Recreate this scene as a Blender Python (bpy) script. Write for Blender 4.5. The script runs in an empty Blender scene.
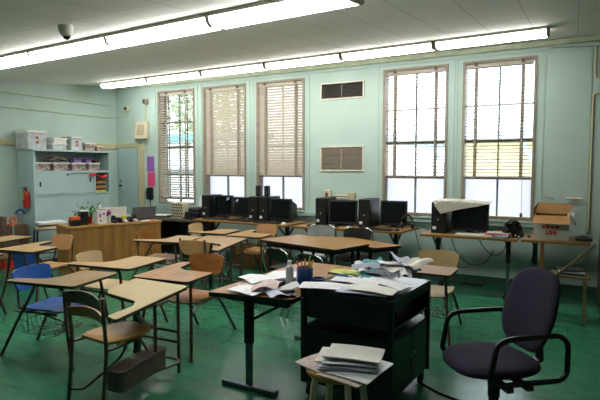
import bpy, bmesh, math, random
from mathutils import Vector, Matrix
random.seed(7)
S = bpy.context.scene
C = S.collection
PI = math.pi
R = math.radians

# ---------------------------------------------------------------- materials
def lin(c):
    if isinstance(c, str):
        c = [int(c[i:i+2], 16)/255 for i in (0, 2, 4)]
    return tuple((x/12.92 if x <= .04045 else ((x+.055)/1.055)**2.4) for x in c) + (1,)
_m = {}
def mat(name, col, rough=.6, metal=0., var=.08, scale=8., bump=0., stretch=None, spec=.5, bscale=None, trans=0.):
    if name in _m: return _m[name]
    m = bpy.data.materials.new(name); m.use_nodes = True; _m[name] = m
    nt = m.node_tree; n = nt.nodes; l = nt.links
    b = n['Principled BSDF']; b.inputs['Roughness'].default_value = rough; b.inputs['Metallic'].default_value = metal
    b.inputs['Specular IOR Level'].default_value = spec
    tc = n.new('ShaderNodeTexCoord'); mp = n.new('ShaderNodeMapping')
    l.new(tc.outputs['Object'], mp.inputs['Vector'])
    if stretch: mp.inputs['Scale'].default_value = stretch
    nz = n.new('ShaderNodeTexNoise'); nz.inputs['Scale'].default_value = scale; nz.inputs['Detail'].default_value = 5
    l.new(mp.outputs[0], nz.inputs['Vector'])
    rp = n.new('ShaderNodeValToRGB'); c = lin(col)
    lo = tuple(max(0, x*(1-var*2)) for x in c[:3]) + (1,); hi = tuple(min(1, x*(1+var*2)) for x in c[:3]) + (1,)
    rp.color_ramp.elements[0].position = .3; rp.color_ramp.elements[0].color = lo
    rp.color_ramp.elements[1].position = .7; rp.color_ramp.elements[1].color = hi
    l.new(nz.outputs['Fac'], rp.inputs['Fac']); l.new(rp.outputs[0], b.inputs['Base Color'])
    if bump:
        bp = n.new('ShaderNodeBump'); bp.inputs['Strength'].default_value = bump; bp.inputs['Distance'].default_value = .01
        if bscale:
            n2 = n.new('ShaderNodeTexNoise'); n2.inputs['Scale'].default_value = bscale; l.new(tc.outputs['Object'], n2.inputs['Vector'])
            l.new(n2.outputs['Fac'], bp.inputs['Height'])
        else: l.new(nz.outputs['Fac'], bp.inputs['Height'])
        l.new(bp.outputs[0], b.inputs['Normal'])
    return m
def emit(name, col, s):
    m = bpy.data.materials.new(name); m.use_nodes = True; n = m.node_tree.nodes; n.clear()
    o = n.new('ShaderNodeOutputMaterial'); e = n.new('ShaderNodeEmission'); e.inputs[0].default_value = lin(col); e.inputs[1].default_value = s
    m.node_tree.links.new(e.outputs[0], o.inputs[0]); return m

WALL = mat('mint paint', 'adc3ba', .55, var=.025, scale=2, bump=.05, bscale=30)
WALL2 = mat('dado mint paint', '9cb8af', .5, var=.03, scale=2)
TRIM = mat('cream trim paint', 'bcb692', .5, var=.04, scale=5)
CAB = mat('pale blue green cabinet paint', 'a4bcbc', .45, var=.03, scale=3)
CABIN = mat('cabinet inside paint', '6f8f90', .6, var=.05)
FRAME = mat('taupe window frame', '8f8373', .5, var=.08, scale=14)
SLAT = mat('beige blind slat', 'b0a797', .45, var=.05, scale=20)
TAPE = mat('grey ladder tape', '8d8375', .8, var=.1, scale=60)
RAIL = mat('brown blind rail', '5c5145', .5)
WHITE = mat('white paint', 'd8d8d2', .5, var=.02)
CREAMP = mat('cream plastic', 'c9c0a6', .45, var=.03)
LAM = mat('wood laminate top', 'b08f62', .34, var=.1, scale=4, stretch=(1, 7, 1))
LAMB = mat('worn yellowed laminate top', 'b29a68', .36, var=.06, scale=3)
LAMC = mat('reddish oak laminate top', '9c6d42', .32, var=.16, scale=5, stretch=(6, 1, 1))
LAMD = mat('table oak laminate', 'a07845', .3, var=.12, scale=4, stretch=(1, 8, 1))
PLYC = mat('orange plywood', '8f5a26', .4, var=.15, scale=5, stretch=(1, 1, 6))
PLYT = mat('tan plywood', 'b78a5c', .42, var=.06, scale=5)
PLYL = mat('light tan plastic', 'c0a47c', .42, var=.04, scale=5)
PLYY = mat('golden plywood seat', 'a9792f', .33, var=.12, scale=4, stretch=(5, 1, 1))
WORN = mat('worn dark wood', '55412e', .5, var=.35, scale=14)
EDGE = mat('dark brown edge band', '33261b', .5)
TUBE = mat('brown enamelled tube', '57453a', .38, metal=.5, var=.15, scale=20)
TUBEG = mat('grey brown enamelled steel', '5f5048', .38, metal=.4, var=.12, scale=12)
CHROME = mat('chrome', 'c8c8c8', .18, metal=1, var=.02)
BLACK = mat('black plastic', '0f1012', .4, var=.2, scale=20)
BLACKM = mat('black painted steel', '0d0e10', .42, metal=.2, var=.15, scale=10)
BLKS = mat('black gloss screen', '0b0c0f', .12, var=.1)
GREYS = mat('grey painted steel', '4f6266', .4, metal=.4)
DGREY = mat('dark grey plastic', '2a2b2d', .5)
GREY = mat('light grey plastic', '8e938f', .5)
BLUEP = mat('blue plastic', '1d4f9c', .35, var=.06)
DESK = mat('teacher desk oak', '946a36', .42, var=.16, scale=4, stretch=(3, 3, .5))
DESKT = mat('teacher desk top', 'a87c42', .35, var=.1, scale=4, stretch=(5, 1, 1))
PAPER = mat('white paper', 'e2e2e8', .8, var=.035, scale=24, stretch=(1, 9, 1))
PAPERC = mat('cream paper', 'dedbd4', .8, var=.03)
PAPERP = mat('pinkish printed paper', 'cdb9b6', .8, var=.08, scale=40)
PAPERB = mat('bluish white paper', 'c6cbe0', .8, var=.03)
FABRIC = mat('dark purple grey fabric', '2a243a', .95, var=.25, scale=120, bump=.3)
RED = mat('red paint', 'a3161c', .35)
REDP = mat('red plastic', 'b5281f', .5)
ORANGE = mat('orange plastic', 'd85a1c', .5)
GREEN = mat('green leaf', '2f6b2c', .5, var=.3, scale=15)
LIME = mat('lime green', '8fb830', .6)
YEL = mat('yellow print', 'cfc04a', .6)
PINK = mat('pink card', 'd8457c', .7, var=.03)
PURP = mat('purple card', '8b5aa8', .7, var=.03)
PURPD = mat('purple lid', '5a3f86', .5)
BLUE = mat('blue pen plastic', '1a3f9a', .4)
NAVY = mat('navy cloth', '151a2e', .8)
TEAL = mat('teal print', '3a8f92', .6)
CLEARP = mat('cloudy clear plastic', 'b8bec2', .3, var=.12, scale=12)
CARDB = mat('brown cardboard', 'a87c4c', .8, var=.05)
CARDD = mat('dark cardboard inside', '6a4a2c', .85)
CARDW = mat('white printed cardboard', 'bdbdb4', .7, var=.04)
BROWNB = mat('dark brown board', '5a4434', .7, var=.12)
DOORW = mat('brown varnished wood', '5a3418', .4, var=.15, scale=3, stretch=(4, 4, .6))
SCRIB = mat('notebook print', '5e6470', .8, var=.4, scale=50)
PENC = mat('pencil yellow orange', 'd8862a', .5)
CONC = mat('pale concrete', 'b9b4a8', .9)
LENS = emit('fluorescent lens', 'fffdf6', 15.0)

def floor_mat():
    m = bpy.data.materials.new('green marbled vinyl tile'); m.use_nodes = True
    nt = m.node_tree; n = nt.nodes; l = nt.links; b = n['Principled BSDF']
    tc = n.new('ShaderNodeTexCoord')
    n1 = n.new('ShaderNodeTexNoise'); n1.inputs['Scale'].default_value = 3.5; n1.inputs['Detail'].default_value = 8; n1.inputs['Roughness'].default_value = .7
    mp = n.new('ShaderNodeMapping'); mp.inputs['Scale'].default_value = (1, 2.2, 1); mp.inputs['Rotation'].default_value = (0, 0, .5)
    l.new(tc.outputs['Object'], mp.inputs[0]); l.new(mp.outputs[0], n1.inputs['Vector'])
    r = n.new('ShaderNodeValToRGB'); e = r.color_ramp.elements
    e[0].position = .3; e[0].color = lin('27664a'); e[1].position = .72; e[1].color = lin('378461')
    l.new(n1.outputs['Fac'], r.inputs[0])
    br = n.new('ShaderNodeTexBrick'); br.offset = 0; br.inputs['Scale'].default_value = 1
    br.inputs['Brick Width'].default_value = .305; br.inputs['Row Height'].default_value = .305; br.inputs['Mortar Size'].default_value = .002
    br.inputs['Color1'].default_value = (1, 1, 1, 1); br.inputs['Color2'].default_value = (.93, .93, .93, 1); br.inputs['Mortar'].default_value = (.7, .7, .7, 1)
    l.new(tc.outputs['Object'], br.inputs['Vector'])
    mx = n.new('ShaderNodeMix'); mx.data_type = 'RGBA'; mx.blend_type = 'MULTIPLY'; mx.inputs[0].default_value = 1
    l.new(r.outputs[0], mx.inputs[6]); l.new(br.outputs['Color'], mx.inputs[7]); l.new(mx.outputs[2], b.inputs['Base Color'])
    n2 = n.new('ShaderNodeTexNoise'); n2.inputs['Scale'].default_value = 5; n2.inputs['Detail'].default_value = 4
    l.new(tc.outputs['Object'], n2.inputs['Vector'])
    mr = n.new('ShaderNodeMapRange'); mr.inputs['To Min'].default_value = .18; mr.inputs['To Max'].default_value = .26
    l.new(n2.outputs['Fac'], mr.inputs['Value']); l.new(mr.outputs[0], b.inputs['Roughness'])
    bp = n.new('ShaderNodeBump'); bp.inputs['Strength'].default_value = .12; bp.inputs['Distance'].default_value = .015
    l.new(n2.outputs['Fac'], bp.inputs['Height']); l.new(bp.outputs[0], b.inputs['Normal'])
    return m
def ceil_mat():
    m = bpy.data.materials.new('off white ceiling board'); m.use_nodes = True
    nt = m.node_tree; n = nt.nodes; l = nt.links; b = n['Principled BSDF']; b.inputs['Roughness'].default_value = .7
    tc = n.new('ShaderNodeTexCoord')
    br = n.new('ShaderNodeTexBrick'); br.offset = 0; br.inputs['Scale'].default_value = 1
    br.inputs['Brick Width'].default_value = .42; br.inputs['Row Height'].default_value = 2.6; br.inputs['Mortar Size'].default_value = .004
    br.inputs['Color1'].default_value = lin('e6e5e3'); br.inputs['Color2'].default_value = lin('e3e2e0'); br.inputs['Mortar'].default_value = lin('b4b3b0')
    l.new(tc.outputs['Object'], br.inputs['Vector']); l.new(br.outputs['Color'], b.inputs['Base Color'])
    n2 = n.new('ShaderNodeTexNoise'); n2.inputs['Scale'].default_value = 1.2; l.new(tc.outputs['Object'], n2.inputs['Vector'])
    bp = n.new('ShaderNodeBump'); bp.inputs['Strength'].default_value = .3; bp.inputs['Distance'].default_value = .03
    l.new(n2.outputs['Fac'], bp.inputs['Height']); l.new(bp.outputs[0], b.inputs['Normal'])
    return m
def glass_mat():
    m = bpy.data.materials.new('window glass'); m.use_nodes = True; n = m.node_tree.nodes; l = m.node_tree.links; n.clear()
    o = n.new('ShaderNodeOutputMaterial'); t = n.new('ShaderNodeBsdfTransparent'); g = n.new('ShaderNodeBsdfGlossy'); g.inputs['Roughness'].default_value = .02
    t.inputs[0].default_value = (.94, .97, .98, 1)
    f = n.new('ShaderNodeFresnel'); f.inputs[0].default_value = 1.45; mx = n.new('ShaderNodeMixShader')
    l.new(f.outputs[0], mx.inputs[0]); l.new(t.outputs[0], mx.inputs[1]); l.new(g.outputs[0], mx.inputs[2]); l.new(mx.outputs[0], o.inputs[0]); return m
def film_mat():
    m = bpy.data.materials.new('white paper film'); m.use_nodes = True; n = m.node_tree.nodes; l = m.node_tree.links; n.clear()
    o = n.new('ShaderNodeOutputMaterial'); d = n.new('ShaderNodeBsdfDiffuse'); t = n.new('ShaderNodeBsdfTranslucent')
    d.inputs[0].default_value = lin('e4e4ea'); t.inputs[0].default_value = lin('e6e4ea')
    mx = n.new('ShaderNodeMixShader'); mx.inputs[0].default_value = .6
    l.new(d.outputs[0], mx.inputs[1]); l.new(t.outputs[0], mx.inputs[2]); l.new(mx.outputs[0], o.inputs[0]); return m
FLOOR, CEIL, GLASS, FILM = floor_mat(), ceil_mat(), glass_mat(), film_mat()

# ---------------------------------------------------------------- mesh helpers
class MB:
    def __init__(s): s.bm = bmesh.new()
    def box(s, x0, x1, y0, y1, z0, z1, M=None):
        vs = [Vector((x, y, z)) for z in (z0, z1) for y in (y0, y1) for x in (x0, x1)]
        if M: vs = [M @ v for v in vs]
        v = [s.bm.verts.new(p) for p in vs]
        for f in ((0,2,3,1),(4,5,7,6),(0,1,5,4),(2,6,7,3),(0,4,6,2),(1,3,7,5)): s.bm.faces.new([v[i] for i in f])
        return s
    def prism(s, poly, z0, z1, M=None):
        a = [Vector((p[0], p[1], z0)) for p in poly]; b = [Vector((p[0], p[1], z1)) for p in poly]
        if M: a = [M @ v for v in a]; b = [M @ v for v in b]
        a = [s.bm.verts.new(v) for v in a]; b = [s.bm.verts.new(v) for v in b]
        n = len(poly); s.bm.faces.new(a[::-1]); s.bm.faces.new(b)
        for i in range(n): s.bm.faces.new((a[i], a[(i+1) % n], b[(i+1) % n], b[i]))
        return s
    def tube(s, pts, r, seg=10, closed=False, r2=None):
        pts = [Vector(p) for p in pts]; n = len(pts); rings = []
        up = None
        for i, p in enumerate(pts):
            if closed: t = (pts[(i+1) % n]-pts[i-1]).normalized()
            else: t = (pts[min(i+1, n-1)]-pts[max(i-1, 0)]).normalized()
            if up is None: up = Vector((0, 0, 1)) if abs(t.z) < .9 else Vector((1, 0, 0))
            a = t.cross(up)
            if a.length < 1e-4: a = t.cross(Vector((0, 1, .3)))
            a.normalize(); b = a.cross(t).normalized(); up = b
            rr = r if r2 is None else r+(r2-r)*i/(n-1)
            rings.append([s.bm.verts.new(p+a*math.cos(2*PI*k/seg)*rr+b*math.sin(2*PI*k/seg)*rr) for k in range(seg)])
        for i in range(n if closed else n-1):
            A, B = rings[i], rings[(i+1) % n]
            for k in range(seg): s.bm.faces.new((A[k], A[(k+1) % seg], B[(k+1) % seg], B[k]))
        if not closed:
            s.bm.faces.new(rings[0][::-1]); s.bm.faces.new(rings[-1])
        return s
    def bar(s, a, b, w, h):   # rectangular bar
        a, b = Vector(a), Vector(b); t = (b-a).normalized(); up = Vector((0, 0, 1)) if abs(t.z) < .95 else Vector((0, 1, 0))
        x = t.cross(up).normalized(); y = x.cross(t)
        M = Matrix((x, y, t)).transposed().to_4x4(); M.translation = a
        return s.box(-w/2, w/2, -h/2, h/2, 0, (b-a).length, M)
    def lathe(s, prof, seg=24, M=None, sx=1, sy=1):
        rings = []
        for r, z in prof:
            r = max(r, 1e-4)
            ps = [Vector((r*sx*math.cos(2*PI*k/seg), r*sy*math.sin(2*PI*k/seg), z)) for k in range(seg)]
            if M: ps = [M @ p for p in ps]
            rings.append([s.bm.verts.new(p) for p in ps])
        for A, B in zip(rings, rings[1:]):
            for k in range(seg): s.bm.faces.new((A[k], A[(k+1) % seg], B[(k+1) % seg], B[k]))
        s.bm.faces.new(rings[0][::-1]); s.bm.faces.new(rings[-1]); return s
    def sheet(s, fn, nu, nv, th):   # thick curved sheet, fn(u,v) -> point ; u,v in 0..1
        P = [[Vector(fn(i/nu, j/nv)) for j in range(nv+1)] for i in range(nu+1)]
        N = [[None]*(nv+1) for _ in range(nu+1)]
        for i in range(nu+1):
            for j in range(nv+1):
                du = P[min(i+1, nu)][j]-P[max(i-1, 0)][j]; dv = P[i][min(j+1, nv)]-P[i][max(j-1, 0)]
                c = du.cross(dv); N[i][j] = c.normalized() if c.length > 1e-9 else Vector((0, 0, 1))
        T = [[s.bm.verts.new(P[i][j]+N[i][j]*th/2) for j in range(nv+1)] for i in range(nu+1)]
        B = [[s.bm.verts.new(P[i][j]-N[i][j]*th/2) for j in range(nv+1)] for i in range(nu+1)]
        for i in range(nu):
            for j in range(nv):
                s.bm.faces.new((T[i][j], T[i+1][j], T[i+1][j+1], T[i][j+1])); s.bm.faces.new((B[i][j], B[i][j+1], B[i+1][j+1], B[i+1][j]))
        for i in range(nu):
            s.bm.faces.new((T[i][0], B[i][0], B[i+1][0], T[i+1][0])); s.bm.faces.new((T[i][nv], T[i+1][nv], B[i+1][nv], B[i][nv]))
        for j in range(nv):
            s.bm.faces.new((T[0][j], T[0][j+1], B[0][j+1], B[0][j])); s.bm.faces.new((T[nu][j], B[nu][j], B[nu][j+1], T[nu][j+1]))
        return s
    def build(s, name, m, parent=None, bevel=0, smooth=False, loc=None):
        bmesh.ops.recalc_face_normals(s.bm, faces=s.bm.faces[:])
        me = bpy.data.meshes.new(name); s.bm.to_mesh(me); s.bm.free()
        if smooth:
            for p in me.polygons: p.use_smooth = True
            me.set_sharp_from_angle(angle=R(38))
        ms = m if isinstance(m, (list, tuple)) else [m]
        for x in ms: me.materials.append(x)
        o = bpy.data.objects.new(name, me); C.objects.link(o)
        if parent: o.parent = parent
        if loc: o.location = loc
        if bevel:
            b = o.modifiers.new('bevel', 'BEVEL'); b.width = bevel; b.segments = 2; b.limit_method = 'ANGLE'
        return o

def rpoly(pts, r=.03, seg=4):
    out = []; n = len(pts)
    for i in range(n):
        p = Vector(pts[i]); a = Vector(pts[i-1]); b = Vector(pts[(i+1) % n])
        da, db = (a-p), (b-p); rr = min(r, da.length*.45, db.length*.45)
        A = p+da.normalized()*rr; B = p+db.normalized()*rr
        for k in range(seg+1):
            t = k/seg; out.append(tuple(A*(1-t)**2+p*2*t*(1-t)+B*t*t))
    return out
def fillet(pts, r=.04, seg=4):
    pts = [Vector(p) for p in pts]; out = [pts[0]]
    for i in range(1, len(pts)-1):
        p, a, b = pts[i], pts[i-1], pts[i+1]; rr = min(r, (a-p).length*.45, (b-p).length*.45)
        A = p+(a-p).normalized()*rr; B = p+(b-p).normalized()*rr
        for k in range(seg+1):
            t = k/seg; out.append(A*(1-t)**2+p*2*t*(1-t)+B*t*t)
    return out+[pts[-1]]
def tag(o, label, cat, group=None, kind=None):
    o['label'] = label; o['category'] = cat
    if group: o['group'] = group
    if kind: o['kind'] = kind
    return o
def thing(name, label, cat, loc=(0, 0, 0), rz=0, group=None, s=1):
    o = bpy.data.objects.new(name, None); C.objects.link(o); o.empty_display_size = .1
    o.location = loc; o.rotation_euler = (0, 0, R(rz)); o.scale = (s, s, s)
    return tag(o, label, cat, group)
def struct(o, **k):
    o['kind'] = 'structure'; return o
def copy_tree(o, parent=None, **kw):
    c = o.copy(); C.objects.link(c)
    if parent: c.parent = parent
    for ch in list(o.children): copy_tree(ch, c)
    return c
def textmesh(s, size, m, name, parent, M, depth=.001, bold=0):
    cu = bpy.data.curves.new(name, 'FONT'); cu.body = s; cu.size = size; cu.extrude = depth; cu.offset = bold; cu.align_x = 'CENTER'; cu.align_y = 'CENTER'
    t = bpy.data.objects.new(name+'_tmp', cu); C.objects.link(t)
    bpy.context.view_layer.update()
    me = bpy.data.meshes.new_from_object(t.evaluated_get(bpy.context.evaluated_depsgraph_get()))
    bpy.data.objects.remove(t); me.materials.clear(); me.materials.append(m); me.transform(M)
    o = bpy.data.objects.new(name, me); C.objects.link(o); o.parent = parent; return o

# ---------------------------------------------------------------- room
XL, XR, YW, YB = -8.11, 3.2, 7.19, -3.2
SL = .107
def cz(y): return 3.2-SL*(YW-y)
WINS = [(-6.98, -6.09), (-5.89, -4.96), (-4.74, -3.82), (-2.50, -1.56), (-1.36, -.44)]
WZ0, WZ1 = .89, 3.02
struct(MB().box(XL-.3, XR+.3, YB-.3, YW+.3, -.1, 0).build('floor', FLOOR))
def ceil_mesh():
    m = MB(); vs = []
    for z in (0, .1):
        for x, y in ((XL-.3, YB-.3), (XR+.3, YB-.3), (XR+.3, YW+.3), (XL-.3, YW+.3)): vs.append(m.bm.verts.new((x, y, cz(y)+z)))
    for f in ((0,1,2,3),(4,5,6,7),(0,1,5,4),(1,2,6,5),(2,3,7,6),(3,0,4,7)): m.bm.faces.new([vs[i] for i in f])
    return m
struct(ceil_mesh().build('ceiling', CEIL))
w = MB(); y0, y1 = YW, YW+.25; top = 3.3
w.box(XL-.25, XR+.25, y0, y1, 0, WZ0); w.box(XL-.25, XR+.25, y0, y1, WZ1, top)
xs = [XL-.25]+[v for p in WINS for v in p]+[XR+.25]
for i in range(0, len(xs), 2): w.box(xs[i], xs[i+1], y0, y1, WZ0, WZ1)
struct(w.build('wall_window_side', WALL))
struct(MB().box(XL-.25, XL, YB, YW, 0, 3.3).build('wall_left', WALL))
struct(MB().box(XR, XR+.25, YB, YW, 0, 3.3).build('wall_right', WALL))
struct(MB().box(XL-.25, XR+.25, YB-.25, YB, 0, 3.3).build('wall_back', WALL))
# vertical battens between windows
bt = MB()
for x in (-7.05, -6.02, -5.93, -4.88, -4.82, -3.74, -2.58, -1.48, -1.44, -.36):
    bt.box(x-.012, x+.012, YW-.012, YW, .92, 3.07)
bt.box(-7.1, -.3, YW-.02, YW, 3.07, 3.1)
struct(bt.build('trim_1', WALL))
struct(MB().box(XL, XR, YW-.045, YW, 3.12, 3.19).build('trim_2', mat('pale green cream cornice', 'b3bda2', .5), bevel=.01))     # cornice
struct(MB().box(-6.88, -.36, YW-.05, YW, .80, .87).build('trim_3', WALL2, bevel=.008))  # sill rail
struct(MB().box(XL, XL+.03, YB, YW, 1.95, 2.05).build('trim_4', TRIM, bevel=.006))
struct(MB().box(XL+.02, XR, YW-.02, YW, 0, .1).build('baseboard_window_side', mat('dark green baseboard', '2a4f44', .5)))
struct(MB().box(XL, XL+.02, YB, YW-.02, 0, .1).build('baseboard_left', _m['dark green baseboard']))
# corner door
d = MB().box(-8.05, -7.53, YW-.025, YW, .02, 1.98); d1 = struct(d.build('door_1', CAB, bevel=.004))
MB().box(-8.03, -7.93, YW-.035, YW-.025, 1.12, 1.38).build('lock_plate', CAB, d1)
MB().tube([(-7.98, YW-.02, 1.22), (-7.98, YW-.07, 1.22)], .022).tube([(-7.98, YW-.02, 1.31), (-7.98, YW-.05, 1.31)], .014).build('door_knob', BLACK, d1, smooth=True)
struct(MB().box(-7.50, -7.36, YW-.035, YW, 0, 2.06).box(-8.08, -7.50, YW-.035, YW, 1.98, 2.06).build('trim_5', TRIM, bevel=.005))
# flush door at right of the windows
d = MB().box(-.33, .17, YW-.012, YW, .02, 3.04); d2 = struct(d.build('door_2', WALL, bevel=.004))
MB().tube([(.0, YW-.01, 1.2), (.0, YW-.05, 1.2)], .028).tube([(.0, YW-.05, 1.2), (.12, YW-.055, 1.2)], .014).tube([(.0, YW-.05, 1.2), (-.06, YW-.055, 1.2)], .016).build('door_handle', CREAMP, d2, smooth=True)
MB().tube([(-.32, YW-.01, 1.22), (-.3, YW-.05, 1.22), (-.2, YW-.05, 1.19)], .009).build('door_catch', GREY, d2, smooth=True)
# raceways (surface conduit)
def conduit(name, pts, label, r=.012, m=TRIM):
    return tag(MB().tube(fillet(pts, .05), r, 8).build(name, m, smooth=True), label, 'conduit')
conduit('wall_conduit', [(.19, YW-.014, .8), (.19, YW-.014, 2.5), (.3, YW-.014, 2.5), (1.2, YW-.014, 2.5)], 'long cream conduit running down the wall beside the flush door')
conduit('wall_conduit', [(.2, YW-.014, 3.07), (.2, YW-.014, 2.68), (.32, YW-.014, 2.68), (1.2, YW-.014, 2.68)], 'short cream conduit corner piece near ceiling at far right')
conduit('wall_conduit', [(XL+.014, YB+1, 2.8), (XL+.014, 6.98, 2.8)], 'upper thin horizontal conduit on left wall', .007, mat('faded green cream conduit', 'a9b698', .5))
conduit('wall_conduit', [(XL+.014, YB+1, 2.56), (XL+.014, 7.0, 2.56), (-8.0, YW-.014, 2.6), (-7.78, YW-.014, 2.6), (-7.78, YW-.014, 2.7)], 'lower thin horizontal conduit on left wall', .007, mat('faded green cream conduit', 'a9b698', .5))
conduit('wall_conduit', [(-7.29, YW-.014, 2.82), (-7.29, YW-.014, 1.85)], 'thin vertical conduit behind the cream wall speaker', .009)
conduit('wall_conduit', [(-4.0, YW-.014, 3.09), (-.2, YW-.014, 3.09), (.4, YW-.02, 3.05)], 'thin grey cable along the wall top above the right windows', .006, GREY)

# windows
def window(i, x0, x1, kind):
    y = YW
    fr = MB()
    fw = .035
    fr.box(x0, x0+fw, y-.02, y+.16, WZ0, WZ1).box(x1-fw, x1, y-.02, y+.16, WZ0, WZ1)
    fr.box(x0+fw, x1-fw, y-.02, y+.16, WZ1-fw, WZ1).box(x0+fw, x1-fw, y-.02, y+.16, WZ0, WZ0+.04)
    o = struct(fr.build('window_%d' % i, FRAME, bevel=.004))
    xm = (x0+x1)/2; mid = (WZ0+WZ1)/2-.0
    MB().box(x0+fw, x1-fw, y+.09, y+.13, 1.93, 1.98).box(xm-.011, xm+.011, y+.085, y+.125, WZ0+.04, WZ1-fw)\
        .box(x0+fw, x1-fw, y+.09, y+.12, 2.42, 2.445).box(x0+fw, x1-fw, y+.09, y+.12, 1.44, 1.465).build('sash_bars', mat('grey green sash paint', '7d8f88', .5), o)
    MB().box(x0+fw, x1-fw, y+.126, y+.13, WZ0+.04, WZ1-fw).build('window_pane', GLASS, o)
    if kind != 'full':
        MB().box(x0+fw+.004, x1-fw-.004, y+.134, y+.136, WZ0+.045, 1.44).build('paper_cover', FILM, o)
    MB().box(x0-.03, x1+.03, y-.06, y-.02, WZ0-.03, WZ0).build('window_sill', WALL2, o, bevel=.005)
kinds = ['full', 'shut', 'shut', 'open', 'open']
wl = ['first from the left, lowered to the sill', 'second from the left, slats shut', 'third from the left, slats shut', 'fourth from the left, slats open', 'rightmost, slats open beside the flush door']
for i, ((x0, x1), k) in enumerate(zip(WINS, kinds)):
    window(i+1, x0, x1, k)
    b = thing('window_blind', 'beige slatted window blind, '+wl[i], 'blind', (0, 0, 0), 0, 'slatted blinds on the window wall')
    a, e = x0+.045, x1-.045; zt = 2.95; zb = 1.44 if k != 'full' else 1.0
    yc = YW+.03
    MB().box(a, e, yc-.028, yc+.028, zt-.02, zt+.03).build('headrail', SLAT, b)
    mb = MB(); n = int((zt-.05-zb)/.0455); ang = {'full': R(26), 'shut': R(62), 'open': R(20)}[k]
    for q in range(n+1):
        z = zb+.03+q*.0455
        M = Matrix.Translation((0, yc, z)) @ Matrix.Rotation(ang, 4, 'X')
        mb.box(a, e, -.025, .025, -.0012, .0012, M)
    mb.build('slats', SLAT, b)
    for f in (.15, .85):
        if k == 'full': f = .22 if f < .5 else .78
        x = a+(e-a)*f
        wt = .018
        MB().box(x-wt, x+wt, yc-.030, yc-.028, zb, zt-.02).box(x-wt, x+wt, yc+.028, yc+.030, zb, zt-.02).build('ladder_tape', TAPE, b)
        MB().box(x-.02, x+.02, yc-.05, yc-.02, zt+.0, zt+.05).build('bracket', RAIL, b)
    MB().box(a, e, yc-.027, yc+.027, zb-.012, zb+.014).build('bottom_rail', RAIL, b)
    if i == 4:
        MB().tube([(e-.1, yc-.035, zt), (e-.1, yc-.035, .95)], .0035, 6).build('pull_cord', TAPE, b)
        MB().lathe([(.004, 0), (.018, .01), (.02, .04), (.006, .06)], 12, Matrix.Translation((e-.1, yc-.035, .93))).build('cord_tassel', RAIL, b, smooth=True)

# vents
def vent(z0, z1, label, m):
    v = thing('wall_vent', label, 'vent', (-3.165, YW, (z0+z1)/2))
    h = (z1-z0)/2; W = .365
    MB().box(-W, W, -.02, 0, h-.02, h).box(-W, W, -.02, 0, -h, -h+.02).box(-W, -W+.02, -.02, 0, -h+.02, h-.02).box(W-.02, W, -.02, 0, -h+.02, h-.02).build('vent_frame', mat('ivory vent frame', 'd6d2c2', .5), v)
    s_ = MB(); n = int(2*(h-.02)/.02)
    for q in range(n):
        M = Matrix.Translation((0, -.006, -h+.03+q*.02)) @ Matrix.Rotation(R(35), 4, 'X')
        s_.box(-W+.02, W-.02, -.008, .008, -.002, .002, M)
    s_.build('louvres', m, v)
    MB().box(-W+.02, W-.02, .0, .002, -h+.02, h-.02).build('vent_back', m, v)
    MB().box(-.012, .012, -.018, -.012, -h+.02, h-.02).build('mullion', m, v)
vent(2.64, 2.90, 'dark grille vent high on the wall between the windows', mat('dark grille', '5a554f', .6))
vent(1.53, 1.92, 'taupe louvred vent low on the wall between the windows', mat('taupe grille', '968c7c', .6))

# ---------------------------------------------------------------- ceiling lights
def fixture(x1, yc, label, grp, first=[None]):
    L = 1.19; ang = math.atan(SL)
    yc += -(x1-L/2+3.9)*.058; t = thing('ceiling_light', label, 'ceiling light', (x1-L/2, yc, cz(yc)), 0, grp); t.rotation_euler = (Matrix.Rotation(ang, 3, 'X') @ Matrix.Rotation(-.058, 3, 'Z')).to_euler()
    if first[0] is None:
        MB().box(-L/2+.004, L/2-.004, -.13, .13, -.03, 0).build('housing', mat('ivory housing', 'b9b0a0', .5), t)
        prof = [(-.12, -.03), (-.112, -.07), (-.08, -.095), (.08, -.095), (.112, -.07), (.12, -.03)]
        M = Matrix(((0, 0, 1, 0), (1, 0, 0, 0), (0, 1, 0, 0), (0, 0, 0, 1)))
        MB().prism(prof, -L/2+.016, L/2-.016, M).build('lens', LENS, t)
        p2 = [(-.126, -.03), (-.118, -.074), (-.084, -.1), (.084, -.1), (.118, -.074), (.126, -.03)]
        for sx in (-1, 1):
            MB().prism(p2, sx*(L/2-.008)-.0078, sx*(L/2-.008)+.0078, M).build('end_cap', mat('taupe cap', 'bcb3a4', .5), t)
        first[0] = t
    else:
        for ch in first[0].children:
            c = ch.copy(); C.objects.link(c); c.parent = t
ordw = ['first', 'second', 'third', 'fourth', 'fifth', 'sixth']
for k in range(6): fixture(-.27-1.215*k, 6.24, 'fluorescent ceiling light in the row by the windows, %s from its right end' % ordw[k], 'row of lights by the windows')
for k in range(0, 5): fixture(-1.27-1.192*k, 3.27, 'fluorescent ceiling light in the nearer row, %s' % (['rightmost, touching the top photo edge', 'second from its right end', 'third from its right end, beside the dome camera', 'leftmost in view, cut by the photo edge', 'beyond the left photo edge'][k]), 'nearer row of lights')
t = thing('dome_camera', 'white dome security camera on the ceiling near the nearer light row', 'camera', (-3.57, 2.68, cz(2.68))); t.rotation_euler = (math.atan(SL), 0, 0)
MB().lathe([(.055, 0), (.058, -.015), (.054, -.05), (.045, -.075), (.03, -.085)], 24).build('housing', WHITE, t, smooth=True)
MB().lathe([(.032, -.08), (.028, -.095), (.015, -.108), (.002, -.112)], 20).build('dome', BLKS, t, smooth=True)
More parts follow.
